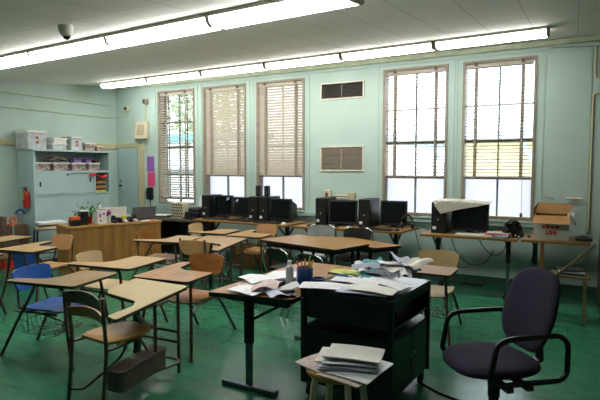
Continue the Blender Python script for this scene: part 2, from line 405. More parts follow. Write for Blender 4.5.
for x, z, l in ((-7.77, 2.74, 'small cream sensor box nearer the corner'), (-7.27, 2.85, 'small dark sensor box above the wall speaker')):
    t = thing('wall_sensor', l, 'sensor', (x, YW, z)); MB().box(-.05, .05, -.07, 0, -.05, .05).build('housing', CREAMP if x < -7.5 else TAPE, t, bevel=.01)
    MB().lathe([(.03, 0), (.028, .02), (.01, .03)], 14, Matrix.Translation((0, -.07, 0)) @ Matrix.Rotation(R(90), 4, 'X')).build('sensor_eye', DGREY, t, smooth=True)
t = thing('wall_speaker', 'cream square wall speaker left of the first window', 'speaker', (-7.36, YW, 2.29)); 
t.rotation_euler = (R(-8), 0, 0)
MB().box(-.15, .15, -.09, -.02, -.17, .17).build('housing', CREAMP, t, bevel=.01)
MB().box(-.09, .09, -.095, -.09, -.1, .1).build('grille', mat('speaker grille', 'a79c82', .8, var=.3, scale=200), t)
tag(MB().box(-7.29, -7.1, YW-.005, YW-.001, 1.5, 1.8).build('wall_card', PURP), 'purple card taped to the wall left of the first window', 'card')
tag(MB().box(-7.28, -7.09, YW-.005, YW-.001, 1.22, 1.49).build('wall_card', PINK), 'hot pink card taped below the purple card', 'card')
t = thing('wall_phone', 'black wall phone below the pink card', 'phone', (-7.2, YW, 1.08))
MB().box(-.07, .07, -.05, 0, -.12, .12).build('body', BLACK, t, bevel=.015)
MB().tube([(-.03, -.07, -.1), (-.03, -.085, 0), (-.03, -.07, .1)], .022, 10).build('handset', BLACK, t, smooth=True)
MB().tube([(0, -.03, -.12), (.01, -.03, -.3), (.0, -.03, -.42)], .006, 6).build('phone_cord', BLACK, t, smooth=True)
t = thing('switch_box', 'cream outlet box with black slot above the monitors', 'switch', (-3.40, YW, 1.14))
MB().box(-.07, .07, -.05, 0, -.09, .09).build('box', CREAMP, t, bevel=.006); MB().box(-.018, .018, -.055, -.05, -.04, .05).build('slot', BLACK, t)
MB().tube([(.07, -.02, .01), (.35, -.02, .01)], .012, 8).tube([(.07, -.02, -.03), (.35, -.02, -.03)], .012, 8).build('conduit', CREAMP, t, smooth=True)
MB().box(.35, .47, -.04, 0, -.07, .06).build('junction_box', mat('old cream', 'ab9f86', .5), t, bevel=.005)

# ---------------------------------------------------------------- wall cabinet at left
cx0, cx1, cy0, cy1 = XL, -7.66, 5.09, 6.63
cb = thing('wall_cabinet', 'tall pale blue green cabinet with open top shelf on the left wall', 'cabinet', (cx0, cy0, 0))
Wd = cx1-cx0-.005; Ld = cy1-cy0; H = 1.885
X0 = .035
MB().box(X0, Wd, 0, .04, 0, H-.03).box(X0, Wd, Ld-.04, Ld, 0, H-.03).box(X0, X0+.02, .04, Ld-.04, 0, H-.03).box(X0, Wd+.02, -.02, Ld+.02, H-.03, H)\
  .box(X0+.02, Wd, .04, Ld-.04, 1.49, 1.53).box(X0+.02, Wd, .04, Ld-.04, 1.10, 1.13).box(X0+.02, Wd, .04, Ld-.04, .05, .09).box(X0+.02, Wd, 1.17, 1.2, 1.13, 1.49).build('carcass', CAB, cb, bevel=.003)
def cdoor(y0, y1, z0, z1, dx, hy, hz, hm=BLACK, hs=(.012, .04)):
    p = MB().box(Wd-.022+dx, Wd+dx, y0, y1, z0, z1).build('sliding_door', CAB, cb, bevel=.002)
    MB().box(Wd+dx, Wd+dx+.006, hy-hs[0], hy+hs[0], hz-hs[1], hz+hs[1]).build('finger_pull', hm, p)
cdoor(.04, .66, 1.14, 1.485, .0, .11, 1.31); cdoor(.62, 1.17, 1.14, 1.485, -.024, 1.10, 1.36)
cdoor(.04, .8, .1, 1.09, .0, .13, .60, BLACK, (.03, .03)); cdoor(.8, 1.5, .1, 1.09, .0, 1.02, .95, GREY, (.015, .02))
o = MB().tube([(Wd+.004, .62, 1.45), (Wd+.008, .62, 1.45)], .012).build('sticker', ORANGE, cb)
MB().box(Wd+.001, Wd+.003, .6, .64, 1.455, 1.475).build('sticker', BLUE, cb)

def lidbox(name, label, cat, x, y, z, lx, ly, h, body=CLEARP, lid=WHITE, rz=0, grp=None, lidh=.03, mark=None):
    t = thing(name, label, cat, (x, y, z), rz, grp)
    pb = rpoly([(-lx/2+.015, -ly/2+.015), (lx/2-.015, -ly/2+.015), (lx/2-.015, ly/2-.015), (-lx/2+.015, ly/2-.015)], .02, 3)
    m = MB(); m.prism(pb, 0, h); m.build('tub', body, t, bevel=.004)
    MB().prism(rpoly([(-lx/2, -ly/2), (lx/2, -ly/2), (lx/2, ly/2), (-lx/2, ly/2)], .025, 3), h, h+lidh).build('lid', lid, t, bevel=.006)
    if mark:
        MB().box(lx/2-.015, lx/2-.011, -.02, .02, h*.35, h*.5).box(lx/2-.015, lx/2-.011, -.025, .02, h*.65, h*.8).build('label_mark', mark, t)
    return t
zt = H
lidbox('storage_bin', 'large clear bin with white lid at the left end on cabinet top', 'bin', -7.87, 5.2, zt, .36, .36, .26, lidh=.045, mark=REDP)
lidbox('storage_bin', 'small clear tub, lower of the two stacked on cabinet top', 'bin', -7.86, 5.62, zt, .30, .30, .085, grp='stacked small tubs')
lidbox('storage_bin', 'small white lidded tub, upper of the two stacked on cabinet top', 'bin', -7.86, 5.64, zt+.115, .28, .28, .06, WHITE, grp='stacked small tubs')
lidbox('storage_bin', 'tall clear bin with red mark in the middle of cabinet top', 'bin', -7.85, 5.96, zt, .28, .26, .21, lidh=.03, mark=REDP)
MIX = mat('clear tub with coloured contents', '9a8a86', .4, var=.6, scale=22)
lidbox('storage_bin', 'round-edged tub with coloured pieces near right end of cabinet top', 'bin', -7.85, 6.25, zt, .24, .24, .12, MIX, lidh=.03)
lidbox('storage_bin', 'smallest tub with red print at right end of cabinet top', 'bin', -7.84, 6.49, zt, .17, .16, .08, mat('red and white tub', 'a07a78', .5, var=.5, scale=25), lidh=.02)
yy = [5.27, 5.62, 5.98, 6.30]; ll = ['leftmost', 'second from left', 'third from left', 'rightmost']; lw = [.32, .3, .3, .26]
for y, l_, wd in zip(yy, ll, lw):
    lidbox('craft_tub', 'clear tub of craft bits with white lid on open shelf, %s' % l_, 'bin', -7.82, y, 1.53, .26, wd, .115, MIX, grp='craft tubs on the open shelf', lidh=.025)
lidbox('craft_tub', 'purple lidded tub stacked on shelf tubs, left one', 'bin', -7.84, 6.0, 1.6705, .2, .18, .055, mat('lilac tub', '7e6aa0', .5), PURPD, lidh=.02)
lidbox('craft_tub', 'purple lidded tub stacked on shelf tubs, right one', 'bin', -7.84, 6.24, 1.6705, .2, .15, .055, _m['lilac tub'], PURPD, lidh=.02)
lidbox('craft_tub', 'dark box on the shelf tubs at far right', 'bin', -7.84, 6.42, 1.6705, .18, .14, .04, DGREY, BROWNB, lidh=.015)
tag(MB().sheet(lambda u, v: (-7.93+.2*u, 5.44+.32*v, 1.71+.05*math.sin(PI*v)), 4, 8, .02).build('folded_cloth', mat('brown striped cloth', '8a7866', .9, var=.4, scale=30), smooth=True), 'brown folded cloth lying over the shelf tubs', 'cloth')
for k, c in enumerate((YEL, BROWNB, mat('tan book', 'b58a4a', .7), DGREY, _m['tan book'], BROWNB)):
    tag(MB().box(-7.9, -7.69, 6.31+.005*k, 6.53, 1.131+.04*k, 1.131+.04*k+.036).build('book', c), 'book in the small cabinet cubby, %s from the bottom' % ['first', 'second', 'third', 'fourth', 'fifth', 'topmost, sixth'][k], 'book', 'books in the cubby')
tag(MB().sheet(lambda u, v: (-7.68+.05*u, 6.16+.36*v, 1.455+.03*math.sin(PI*2*v)-.03*u), 3, 10, .012).build('red_cloth', REDP, smooth=True), 'red cloth strip hanging over the cubby edge', 'cloth')
# fire extinguisher
t = thing('fire_extinguisher', 'red fire extinguisher with green tag on left wall', 'fire extinguisher', (-7.80, 5.035, .93), -90, s=.8)
MB().lathe([(.05, 0), (.06, .012), (.062, .27), (.05, .32), (.022, .35), (.02, .37)], 20).build('cylinder', RED, t, smooth=True)
MB().lathe([(.022, .37), (.024, .4), (.01, .41)], 12).box(-.01, .09, -.012, .012, .41, .422).box(-.01, .08, -.012, .012, .385, .392).build('valve', BLACK, t)
MB().box(.0605, .064, -.04, .02, .17, .31).build('inspection_tag', LIME, t)
MB().tube([(.0, -.02, .39), (.03, -.075, .34), (.03, -.075, .12)], .008, 8).build('hose', BLACK, t, smooth=True)

# ---------------------------------------------------------------- school furniture
PB = [(-.27, .64), (.27, .64), (.27, -.04), (.17, -.06), (.12, .20), (.02, .27), (-.27, .27)]
def rot2(p, a): c, s_ = math.cos(a), math.sin(a); return (p[0]*c-p[1]*s_, p[0]*s_+p[1]*c)
PD = [rot2((x+2.85, y-2.30), R(-8)) for x, y in ((-3.19, 2.99), (-2.61, 2.98), (-2.42, 2.10), (-2.53, 2.13), (-2.56, 2.37), (-2.64, 2.47), (-2.99, 2.53), (-3.08, 2.62))]
def curved_back(w, z0, z1, y, lean=.03, depth=.03, th=.012, top=0, flare=1.0):
    def f(u, v):
        a = (u-.5)*2
        k = 1-(1-flare)*(1-v)
        zz = z0+(z1-z0)*v
        e = (abs(a)**4)*(z1-z0)*.12
        zz += e*(1 if v < .5 else -1)*abs(v-.5)*2
        return (a*w/2*k*(1-.06*(abs(v-.5)*2)**4), y-lean*v+depth*(a*a), zz)
    return MB().sheet(f, 14, 8, th)
def seat_mesh(w, d, y0, z, th=.014):
    def f(u, v):
        a = (u-.5)*2; b = v
        ww = w/2*(.82+.18*math.sin(PI*min(1, b*.75+.15)))
        fr = 1-.10*(abs(a)**3)
        return (a*ww, y0+b*d*fr, z-.018*math.sin(PI*b)*(1-a*a)-.02*max(0, b-.8)*5*(b-.8)*5+.008*a*a)
    return MB().sheet(f, 12, 12, th)
def combo(name, label, x, y, rz, s=1, top=LAM, seat=PLYT, back=None, basket=False, ztop=.67, zb=(.575, .765), bw=.38, grp='student desks with attached chairs'):
    back = back or seat
    t = thing(name, label, 'desk', (x, y, 0), rz, grp)
    P = [(a*s, b*s) for a, b in PB]
    MB().prism(rpoly(P, .035), ztop-.022, ztop-.003).build('desktop_edge', EDGE, t)
    MB().prism(rpoly(P, .035), ztop-.003, ztop).build('desktop', top, t)
    seat_mesh(.38, .39, .0, .415).build('seat', seat, t, smooth=True)
    curved_back(bw, zb[0], zb[1], -.05, th=.013, flare=.88).build('backrest', back, t, smooth=True)
    r = .0135; u = ztop-.022
    MB().tube(fillet([(.22*s, .22, u-.004), (.22*s, .13, .5), (.2*s, -.02, .30), (.2*s, -.20, .0)], .12, 6), r).build('leg', TUBE, t, smooth=True)
    MB().tube(fillet([(-.155, .02, .385), (-.17, -.06, .28), (-.2*s, -.22, .0)], .1, 6), r).build('leg', TUBE, t, smooth=True)
    MB().tube(fillet([(.22*s, .2, u-.006), (.22*s, .50*s, u-.012), (.24*s, .54*s, .3), (.28*s, .62*s, 0)], .06, 6), r).build('leg', TUBE, t, smooth=True)
    MB().tube(fillet([(-.2*s, .34*s, u-.006), (-.2*s, .50*s, u-.012), (-.23*s, .54*s, .3), (-.28*s, .62*s, 0)], .06, 6), r).build('leg', TUBE, t, smooth=True)
    # seat frame + back posts
    fm = MB()
    for sx in (-1, 1):
        fm.tube(fillet([(sx*.155, .36, .385), (sx*.155, .02, .385), (sx*.15, -.04, .43), (sx*.13, -.075, .60), (sx*.13, -.085, .70)], .06, 5), .009)
    fm.tube([(-.155, .3, .385), (.155, .3, .385)], .009).tube([(-.155, .06, .385), (.155, .06, .385)], .009)
    fm.tube([(.155, .2, .385), (.22*s, .5*s, .36)], .009).tube([(.155, .06, .385), (.205*s, -.03, .40)], .009)
    fm.tube([(-.155, .3, .385), (-.2*s, .515*s, .36)], .009)
    fm.build('seat_frame', TUBE, t, smooth=True)
    if basket:
        b = MB()
        for k in range(7):
            xx = -.15+.05*k; b.tube([(xx, -.02, .30), (xx, -.0, .2), (xx, .32, .2), (xx, .34, .24)], .0035, 6)
        for yv, zv in ((-.02, .3), (0, .2), (.1, .2), (.2, .2), (.32, .2), (.34, .24)): b.tube([(-.15, yv, zv), (.15, yv, zv)], .0035, 6)
        for xv in (-.15, .15): b.tube([(xv, .05, .2), (xv, .05, .385)], .004, 6)
        b.build('wire_basket', TUBE, t)
    return t
combo('student_desk', 'student desk with blue plastic chair and wire basket, second nearest at left', -4.063, 2.688, -79.5, 1, mat('brown walnut grain top', '8f744f', .36, var=.1, scale=4), BLUEP, basket=True, zb=(.545, .74), bw=.42)
combo('student_desk', 'student desk with tan seat directly behind the blue chair desk', -4.246, 3.42, -82, 1.08, LAM, PLYL, zb=(.57, .74), bw=.36)
combo('student_desk', 'student desk with orange-brown chair facing it in front of teacher desk', -4.901, 4.818, -76.8, 1.05, LAM, PLYC)
combo('student_desk', 'student desk with light tan chair back just before the left computer table', -4.82, 5.74, -82, .9, LAM, PLYL)
combo('student_desk', 'student desk with rounded orange plywood chair facing the camera, center left', -3.06, 3.72, 186, 1.05, LAMC, PLYC, bw=.4)
combo('student_desk', 'student desk with tan two-holed chair back, to the right behind the cart', -1.155, 4.98, 179, .99, mat('greyish brown laminate', '8a6645', .6, var=.1, scale=6), mat('sandy tan plastic', 'b39a6c', .45, var=.04), bw=.42, basket=True)
combo('student_desk', 'student desk with pale tan square chair back near center, before the computers', -3.90, 6.13, 184, 1.0, LAM, PLYT, bw=.34)
combo('student_desk', 'student desk with light chair back standing before the tray table', -5.52, 3.97, 188, 1.0, LAM, PLYT, bw=.34)
combo('student_desk', 'student desk at left photo edge, farther of the two cut-off desks', -6.9, 3.78, -80, 1.0, LAM, PLYC)
combo('student_desk', 'student desk at left photo edge, nearer of the two cut-off desks', -5.92, 2.80, -80, 1.0, LAM, PLYC)

def box_desk(label, x, y, rz, s, top, seat, slat, band, box=True):
    t = thing('box_desk', label, 'desk', (x, y, 0), rz, 'older desks with metal book box')
    P = [(a*s, b*s) for a, b in PD]; zt = .67
    MB().prism(rpoly(P, .03), zt-.024, zt-.004).build('desktop_edge', EDGE, t)
    MB().prism(rpoly(P, .03), zt-.004, zt).build('desktop', top, t)
    # seat: rounded, pointed toward the front
    def f(u, v):
        a = (u-.5)*2
        ww = .185*math.sqrt(max(.02, 1-(abs(v-.45)/.62)**2.6))
        return (a*ww-.06, -.02+v*.40, .43-.02*math.sin(PI*v)*(1-a*a))
    MB().sheet(f, 12, 14, .018).build('seat', seat, t, smooth=True)
    def bk(z0, z1, yo, wd=.2):
        def g(u, v):
            a = (u-.5)*2; return (a*wd-.06, -.05+yo-.01*v+.035*a*a*-1, z0+(z1-z0)*v+.02*(1-a*a)*(1 if v > .5 else .3))
        return MB().sheet(g, 12, 3, .012)
    bk(.68, .755, -.02, .2).build('back_band', band, t, smooth=True)
    bk(.585, .645, .005, .19).build('back_slat', slat, t, smooth=True)
    for sx in (-1, 1):
        X = -.06+sx*.19
        MB().tube(fillet([(X, -.08, .755), (X, -.07, .55), (X, -.06, .40), (X, -.1, 0)], .1, 5), .013).build('leg', TUBEG, t, smooth=True)
    fr = MB()
    fr.tube(fillet([(-.25, -.07, .4), (-.2, .3, .4), (.08, .3, .4), (.13, -.07, .4)], .08, 5), .011)
    fr.tube(fillet([(-.25, -.085, .07), (-.2, -.02, .05), (-.12, .25, .22), (-.1, .3, .4)], .08, 6), .010)
    fr.build('seat_frame', TUBEG, t, smooth=True)
    for o in [c for c in t.children if c.name.split('.')[0] in ('seat', 'back_band', 'back_slat', 'leg', 'seat_frame')]:
        o.rotation_euler = (0, 0, R(-13)); o.location = (.095, -.04, 0)
    xr, yf = P[1][0]-.05, P[1][1]-.07
    MB().tube([(xr, yf, 0), (xr, yf, zt-.024)], .013).build('leg', TUBEG, t, smooth=True)
    MB().tube([(xr-.005, yf-.28*s, .15), (xr-.005, yf-.28*s, zt-.024)], .013).build('post', TUBEG, t, smooth=True)
    xl = P[0][0]+.14
    MB().box(xl-.02, xl+.02, yf-.03, yf+.01, 0, zt-.024).build('leg', BLACKM, t)
    b = MB()
    for z in (.34, .26): b.tube([(xl, yf-.01, z), (xr, yf-.0, z-.02)], .010)
    b.tube([(xl, yf-.01, .42), (xr, yf-.27*s, .42)], .010)
    b.tube(fillet([(xl+.05, yf-.02, .13), (xr+.01, yf-.02, .11), (xr+.03, yf-.06, .10), (xr-.01, yf-.32*s, .12)], .05, 5), .011)
    b.tube([(xr, yf-.28*s, .16), (.1, .3, .39)], .010)
    b.build('cross_bars', TUBEG, t, smooth=True)
    if box:
        bb = rpoly([(xr-.12, -.1), (xr+.02, -.1), (xr+.02, .40), (xr-.12, .40)], .04, 4)
        MB().prism(bb, .12, .25).build('book_box', mat('brown grey book box steel', '6a5850', .42, metal=.3, var=.1), t, bevel=.006)
        MB().prism(rpoly([(xr-.125, -.105), (xr+.025, -.105), (xr+.025, .405), (xr-.125, .405)], .04, 4), .25, .262).build('box_rim', TUBEG, t, bevel=.003)
    return t
box_desk('worn yellowed desk with golden seat and metal book box, nearest at left', -2.85, 2.30, 8, 1, LAMB, PLYY, PLYC, WORN)
m3 = box_desk('desk with deep notch and dark rimmed tan chair back, middle of the room', -3.93, 4.62, 11, 1.1, LAM, PLYT, PLYT, PLYT, box=False)
# M3's chair has a full panel back
for o in list(m3.children):
    if o.name.startswith('back_'): bpy.data.objects.remove(o)
curved_back(.42, .56, .74, -.05, th=.014, flare=.85).build('backrest', PLYT, m3, smooth=True).location = (.03, -.03, 0)

# trapezoid tables
def table(name, label, poly, zt, legs, top=LAMD, cat='table', grp=None, leg_r=.016):
    c = Vector((sum(p[0] for p in poly)/len(poly), sum(p[1] for p in poly)/len(poly)))
    t = thing(name, label, cat, (c.x, c.y, 0), 0, grp)
    P = [(p[0]-c.x, p[1]-c.y) for p in poly]
    MB().prism(rpoly(P, .03), zt-.03, zt-.004).build('edge_band', BLACK, t)
    MB().prism(rpoly(P, .03), zt-.004, zt).build('tabletop', top, t)
    MB().prism([(a*.86, b*.82) for a, b in P], zt-.075, zt-.03).build('apron', BLACKM, t)
    for a, b in P if legs is None else legs:
        a *= .8; b *= .76
        MB().box(a-leg_r, a+leg_r, b-leg_r, b+leg_r, 0, zt-.075).build('leg', BLACKM, t)
    return t
table('activity_table', 'oak laminate table with black edge, nearer of the middle pair', [(-3.27, 4.99), (-2.15, 4.74), (-1.98, 5.30), (-3.05, 5.61)], .735, None, grp='middle activity tables')
table('activity_table', 'oak laminate table pushed up behind its twin in the middle', [(-3.0, 5.65), (-1.93, 5.34), (-1.72, 5.66), (-2.46, 5.99), (-2.9, 5.92)], .685, None, grp='middle activity tables')

def shell_chair(label, x, y, rz, col, frame=CHROME, hz=.78, grp=None):
    t = thing('stacking_chair', label, 'chair', (x, y, 0), rz, grp)
    seat_mesh(.40, .38, 0, .44).build('seat', col, t, smooth=True)
    curved_back(.40, .54, hz, -.04, th=.012, flare=.85).build('backrest', col, t, smooth=True)
    for sx in (-1, 1):
        MB().tube(fillet([(sx*.2, -.2, 0), (sx*.19, -.02, .40), (sx*.205, -.07, .55), (sx*.19, -.085, hz-.03), (sx*.10, -.09, hz+.005)], .06, 5), .011).build('leg', frame, t, smooth=True)
        MB().tube(fillet([(sx*.17, -.02, .41), (sx*.17, .3, .42), (sx*.2, .38, 0)], .06, 5), .010).build('leg', frame, t, smooth=True)
    return t
g2 = 'chairs around the middle tables'
shell_chair('black chair with chrome frame tucked under middle table, left one', -2.86, 4.80, -14, BLACK, hz=.69, grp=g2)
shell_chair('black chair with chrome frame tucked under middle table, behind the pencil cup', -2.37, 4.66, -14, BLACK, hz=.69, grp=g2)
shell_chair('light grey chair showing its back between the middle tables and computers', -2.99, 6.08, 188, GREY, hz=.80, grp=g2)
shell_chair('black chair right of the light grey chair at middle tables', -2.47, 6.10, 184, BLACK, hz=.79, grp=g2)

# computer tables
def comp_table(label, poly, zt=.74, legx=(), yleg=None, grp='computer tables along the window wall'):
    c = Vector((sum(p[0] for p in poly)/4, sum(p[1] for p in poly)/4))
    t = thing('computer_table', label, 'table', (c.x, c.y, 0), 0, grp)
    P = [(p[0]-c.x, p[1]-c.y) for p in poly]
    MB().prism(rpoly(P, .025), zt-.03, zt-.003).build('edge_band', mat('oak table edge', '8a6234', .45), t)
    MB().prism(rpoly(P, .025), zt-.003, zt).build('tabletop', LAMD, t)
    for lx in legx:
        X = lx-c.x
        MB().box(X-.025, X+.025, -.03, .03, .40, zt-.03).build('leg', BLACKM, t)
        MB().box(X-.018, X+.018, -.022, .022, .03, .40).build('leg_extension', GREYS, t)
        MB().box(X-.025, X+.025, -.28, .28, .0, .03).build('foot', BLACKM, t, bevel=.006)
        MB().bar((X, -.26, zt-.05), (X, -.02, zt-.22), .02, .02).bar((X, .26, zt-.05), (X, .02, zt-.22), .02, .02).box(X-.02, X+.02, -.28, .28, zt-.05, zt-.03).build('bracket', BLACKM, t)
    return t
comp_table('computer table crowded with black computers under the left windows', [(-5.49, 6.40), (-3.68, 6.30), (-3.66, 6.98), (-5.47, 7.06)], legx=(-5.3, -3.85))
comp_table('computer table with two monitors below the wall vents', [(-3.57, 6.30), (-1.98, 6.40), (-1.90, 7.08), (-3.5, 7.0)], legx=(-3.4, -2.12))
comp_table('computer table with the paper-covered monitor under right windows', [(-1.71, 6.36), (-.56, 6.40), (-.54, 7.08), (-1.7, 7.04)], legx=(-1.55, -.68))
comp_table('table end holding the open white cardboard box by flush door', [(-.52, 6.42), (.2, 6.47), (.2, 7.08), (-.5, 7.06)], legx=(-.38,))
t = thing('wood_post_leg', 'thin brown wooden leg propping the box table', 'post', (-.29, 6.52, 0)); MB().box(-.02, .02, -.02, .02, 0, .708).build('post', PLYC, t)

CT = .741
def tower(label, x, y, rz=0, w=.17, d=.42, h=.38, z=CT, grp='computer towers'):
    t = thing('computer_tower', label, 'computer', (x, y, z), rz, grp)
    MB().box(-w/2, w/2, -d/2+.012, d/2, 0, h).build('case', BLACK, t, bevel=.006)
    MB().box(-w/2+.003, w/2-.003, -d/2, -d/2+.012, .005, h-.005).build('front_panel', mat('satin black panel', '17181b', .35), t, bevel=.004)
    MB().box(-w/2+.02, w/2-.02, -d/2-.003, -d/2, h-.08, h-.045).box(-w/2+.02, w/2-.02, -d/2-.003, -d/2, h-.13, h-.095).build('drive_bay', BLACK, t)
    MB().tube([(0, -d/2-.005, h*.45), (0, -d/2, h*.45)], .012).build('power_button', GREY, t)
    MB().box(-w/2+.02, -w/2+.065, -d/2-.002, -d/2, .05, .09).build('sticker', PAPER, t)
    return t
def monitor(label, x, y, rz=0, w=.38, h=.33, crt=False, z=CT, sticker=False, tilt=-4, grp='computer monitors', lift=.03):
    t = thing('computer_monitor', label, 'monitor', (x, y, z), rz, grp)
    M = Matrix.Translation((0, 0, lift)) @ Matrix.Rotation(R(tilt), 4, 'X')
    MB().box(-w/2, w/2, 0, .05, 0, h, M).build('bezel', BLACK, t, bevel=.008)
    MB().box(-w/2+.025, w/2-.025, -.003, 0, .035, h-.025, M).build('screen', BLKS, t)
    if crt:
        m = MB(); A = [(-w/2+.02, .05, .02), (w/2-.02, .05, .02), (w/2-.02, .05, h-.02), (-w/2+.02, .05, h-.02)]; B = [(-.11, .33, .05), (.11, .33, .05), (.11, .33, h-.09), (-.11, .33, h-.09)]
        va = [m.bm.verts.new(M @ Vector(p)) for p in A]; vb = [m.bm.verts.new(M @ Vector(p)) for p in B]
        m.bm.faces.new(va); m.bm.faces.new(vb[::-1])
        for i in range(4): m.bm.faces.new((va[i], va[(i+1) % 4], vb[(i+1) % 4], vb[i]))
        m.build('tube_housing', BLACK, t, bevel=.01)
        MB().lathe([(.13, 0), (.12, .02), (.07, lift+.02)], 24, Matrix.Translation((0, .14, 0))).build('base', BLACK, t, smooth=True)
    else:
        MB().box(-.04, .04, .05, .08, .012, h*.6).build('stand_neck', BLACK, t)
        MB().lathe([(.12, 0), (.12, .008), (.05, .016)], 24, Matrix.Translation((0, .05, 0)), sy=.75).build('base', BLACK, t, smooth=True)
    if sticker:
        MB().prism([(-.03, -.025), (.03, .0), (.03, .035), (-.01, .03)], .0, .002, M @ Matrix.Translation((sticker, -.0035, h-.07)) @ Matrix.Rotation(R(90), 4, 'X')).build('sticker', mat('blue white sticker', '93a3d0', .5), t)
    return t
def keyboard(label, x, y, rz=0, m=BLACK, z=CT):
    t = thing('keyboard', label, 'keyboard', (x, y, z), rz, 'keyboards')
    MB().box(-.22, .22, -.075, .075, 0, .018).build('tray', m, t, bevel=.005)
    k = MB()
    for r_ in range(5):
        for c_ in range(15): k.box(-.205+c_*.0275, -.205+c_*.0275+.022, -.06+r_*.024, -.06+r_*.024+.019, .018, .026)
    k.build('keys', DGREY if m is BLACK else PAPERC, t); return t
def mouse(label, x, y, rz, m):
    t = thing('computer_mouse', label, 'mouse', (x, y, CT), rz, 'computer mice')
    MB().lathe([(.03, 0), (.032, .01), (.028, .022), (.014, .032), (.002, .034)], 18, None, 1, 1.7).build('shell', m, t, smooth=True)
    MB().tube([(0, .045, .012), (.01, .12, .006), (-.02, .2, .006)], .002, 6).build('mouse_cord', m, t); return t
# left table
tower('leftmost black tower on the left computer table', -5.44, 6.85, 6, w=.15)
monitor('black monitor with sticker next to leftmost tower', -5.17, 6.80, 8, w=.34, sticker=.08, h=.35)
monitor('second black monitor with sticker on the left computer table', -4.77, 6.80, 2, w=.38, sticker=-.12, h=.33)
tower('black tower under the left small speaker', -4.44, 6.8, 4, w=.17, h=.385)
tower('black tower under the right small speaker', -4.245, 6.8, 2, w=.16, h=.385)
monitor('tube monitor at the right end of the left computer table', -3.95, 6.62, -2, w=.38, h=.34, crt=True)
def speaker(label, x, y, z, h=.17, w=.075):
    t = thing('desk_speaker', label, 'speaker', (x, y, z), 0, 'small computer speakers')
    MB().prism(rpoly([(-w/2, -.04), (w/2, -.04), (w/2, .05), (-w/2, .05)], .02), 0, h).build('cabinet', BLACK, t, bevel=.012)
    MB().tube([(0, -.046, h*.35), (0, -.04, h*.35)], .026, 16).tube([(0, -.045, h*.75), (0, -.04, h*.75)], .013, 12).build('driver', DGREY, t); return t
speaker('left small black speaker standing on a tower', -4.44, 6.78, CT+.386)
speaker('right small black speaker standing on a tower', -4.28, 6.78, CT+.386)
keyboard('black keyboard at left end of left computer table', -5.12, 6.53, 2); keyboard('black keyboard in the middle of left computer table', -4.6, 6.50, -3); keyboard('black keyboard at right end of left computer table', -4.06, 6.44, -2)
mouse('white mouse at the right end of left computer table', -3.76, 6.42, 0, WHITE)
# middle table
tower('tall black tower left of the tilted tube monitor', -3.24, 6.78, 4, w=.17, h=.40)
monitor('black tube monitor turned slightly, below the outlet box', -2.90, 6.62, 14, w=.42, h=.35, crt=True, tilt=-8)
keyboard('black keyboard before the turned tube monitor', -3.12, 6.42, -5); mouse('grey mouse between the two middle keyboards', -2.75, 6.48, 0, GREY)
tower('black tower right of the turned tube monitor', -2.56, 6.80, 0, w=.17, h=.40)
monitor('flat black monitor under the fourth window', -2.21, 6.82, 4, w=.38, h=.35)
keyboard('black keyboard before the flat monitor under fourth window', -2.33, 6.47, 3)
mouse('black mouse beside the fourth window keyboard', -2.05, 6.50, 0, BLACK)
t = thing('headphones', 'black headphones resting on table end under fourth window', 'headphones', (-2.00, 6.80, CT), 20)
MB().tube([(.075*math.cos(a), .0, .09+.10*math.sin(a)) for a in [PI*k/12 for k in range(13)]], .012, 8).build('headband', BLACK, t, smooth=True)
for sx in (-1, 1): MB().lathe([(.045, -.018), (.05, 0), (.045, .018)], 18, Matrix.Translation((sx*.07, 0, .052)) @ Matrix.Rotation(R(90), 4, 'Y')).build('ear_cup', BLACK, t, smooth=True)
# right table
tower('black tower left of the paper-covered monitor', -1.51, 6.72, 0, w=.18, h=.40)
monitor('wide black monitor half covered by a paper sheet', -1.15, 6.68, -3, w=.46, h=.37, tilt=-5)
keyboard('beige keyboard on the right computer table', -1.06, 6.47, 2, CREAMP)
def drape(u, v):
    x = -1.58+.70*u; hang = .05+1.0*u if u < .12 else .17*(1-u)/.88+.005
    L_ = .30+hang; d_ = v*L_
    if d_ < .30: return (x, 6.80-d_, CT+.424+.01*math.sin(5*u))
    return (x+.02*v, 6.50-.02, CT+.424+.01*math.sin(5*u)-(d_-.30))
tag(MB().sheet(drape, 24, 20, .002).build('paper_sheet', mat('newsprint', 'c5c0b4', .8, var=.12, scale=60), smooth=True), 'large printed sheet draped over the tower and wide monitor', 'paper')
for k, (c, dx) in enumerate(((TEAL, 0), (PAPERB, .015), (PINK, -.01), (PAPERP, .01))):
    tag(MB().box(-.13, .13, -.10, .10, 0, .014, Matrix.Translation((-.79+dx, 6.55, CT+.0145*k)) @ Matrix.Rotation(R(8*k-14), 4, 'Z')).build('magazine', c), 'magazine piled beside the beige keyboard, %s' % ['teal, at the bottom', 'bluish, second from bottom', 'pink, third from bottom', 'pale pink, on top'][k], 'magazine', 'magazines by the keyboard')
t = thing('headset_case', 'black arched headset bundle with silver bits beside the magazines', 'headset', (-.62, 6.56, CT), 5)
MB().sheet(lambda u, v: ((u-.5)*.21*(1-.45*v*v), -.04+.06*math.sin(PI*u)*(1-v), .01+.21*v*(1-.35*(2*u-1)**2)), 12, 8, .07).build('bundle', BLACK, t, smooth=True)
m = MB()
for k in range(5): m.lathe([(.008, 0), (.01, .012), (.004, .022)], 10, Matrix.Translation((-.09+.04*k, -.1, .015+.012*(k % 2))))
m.build('plugs', CHROME, t, smooth=True)
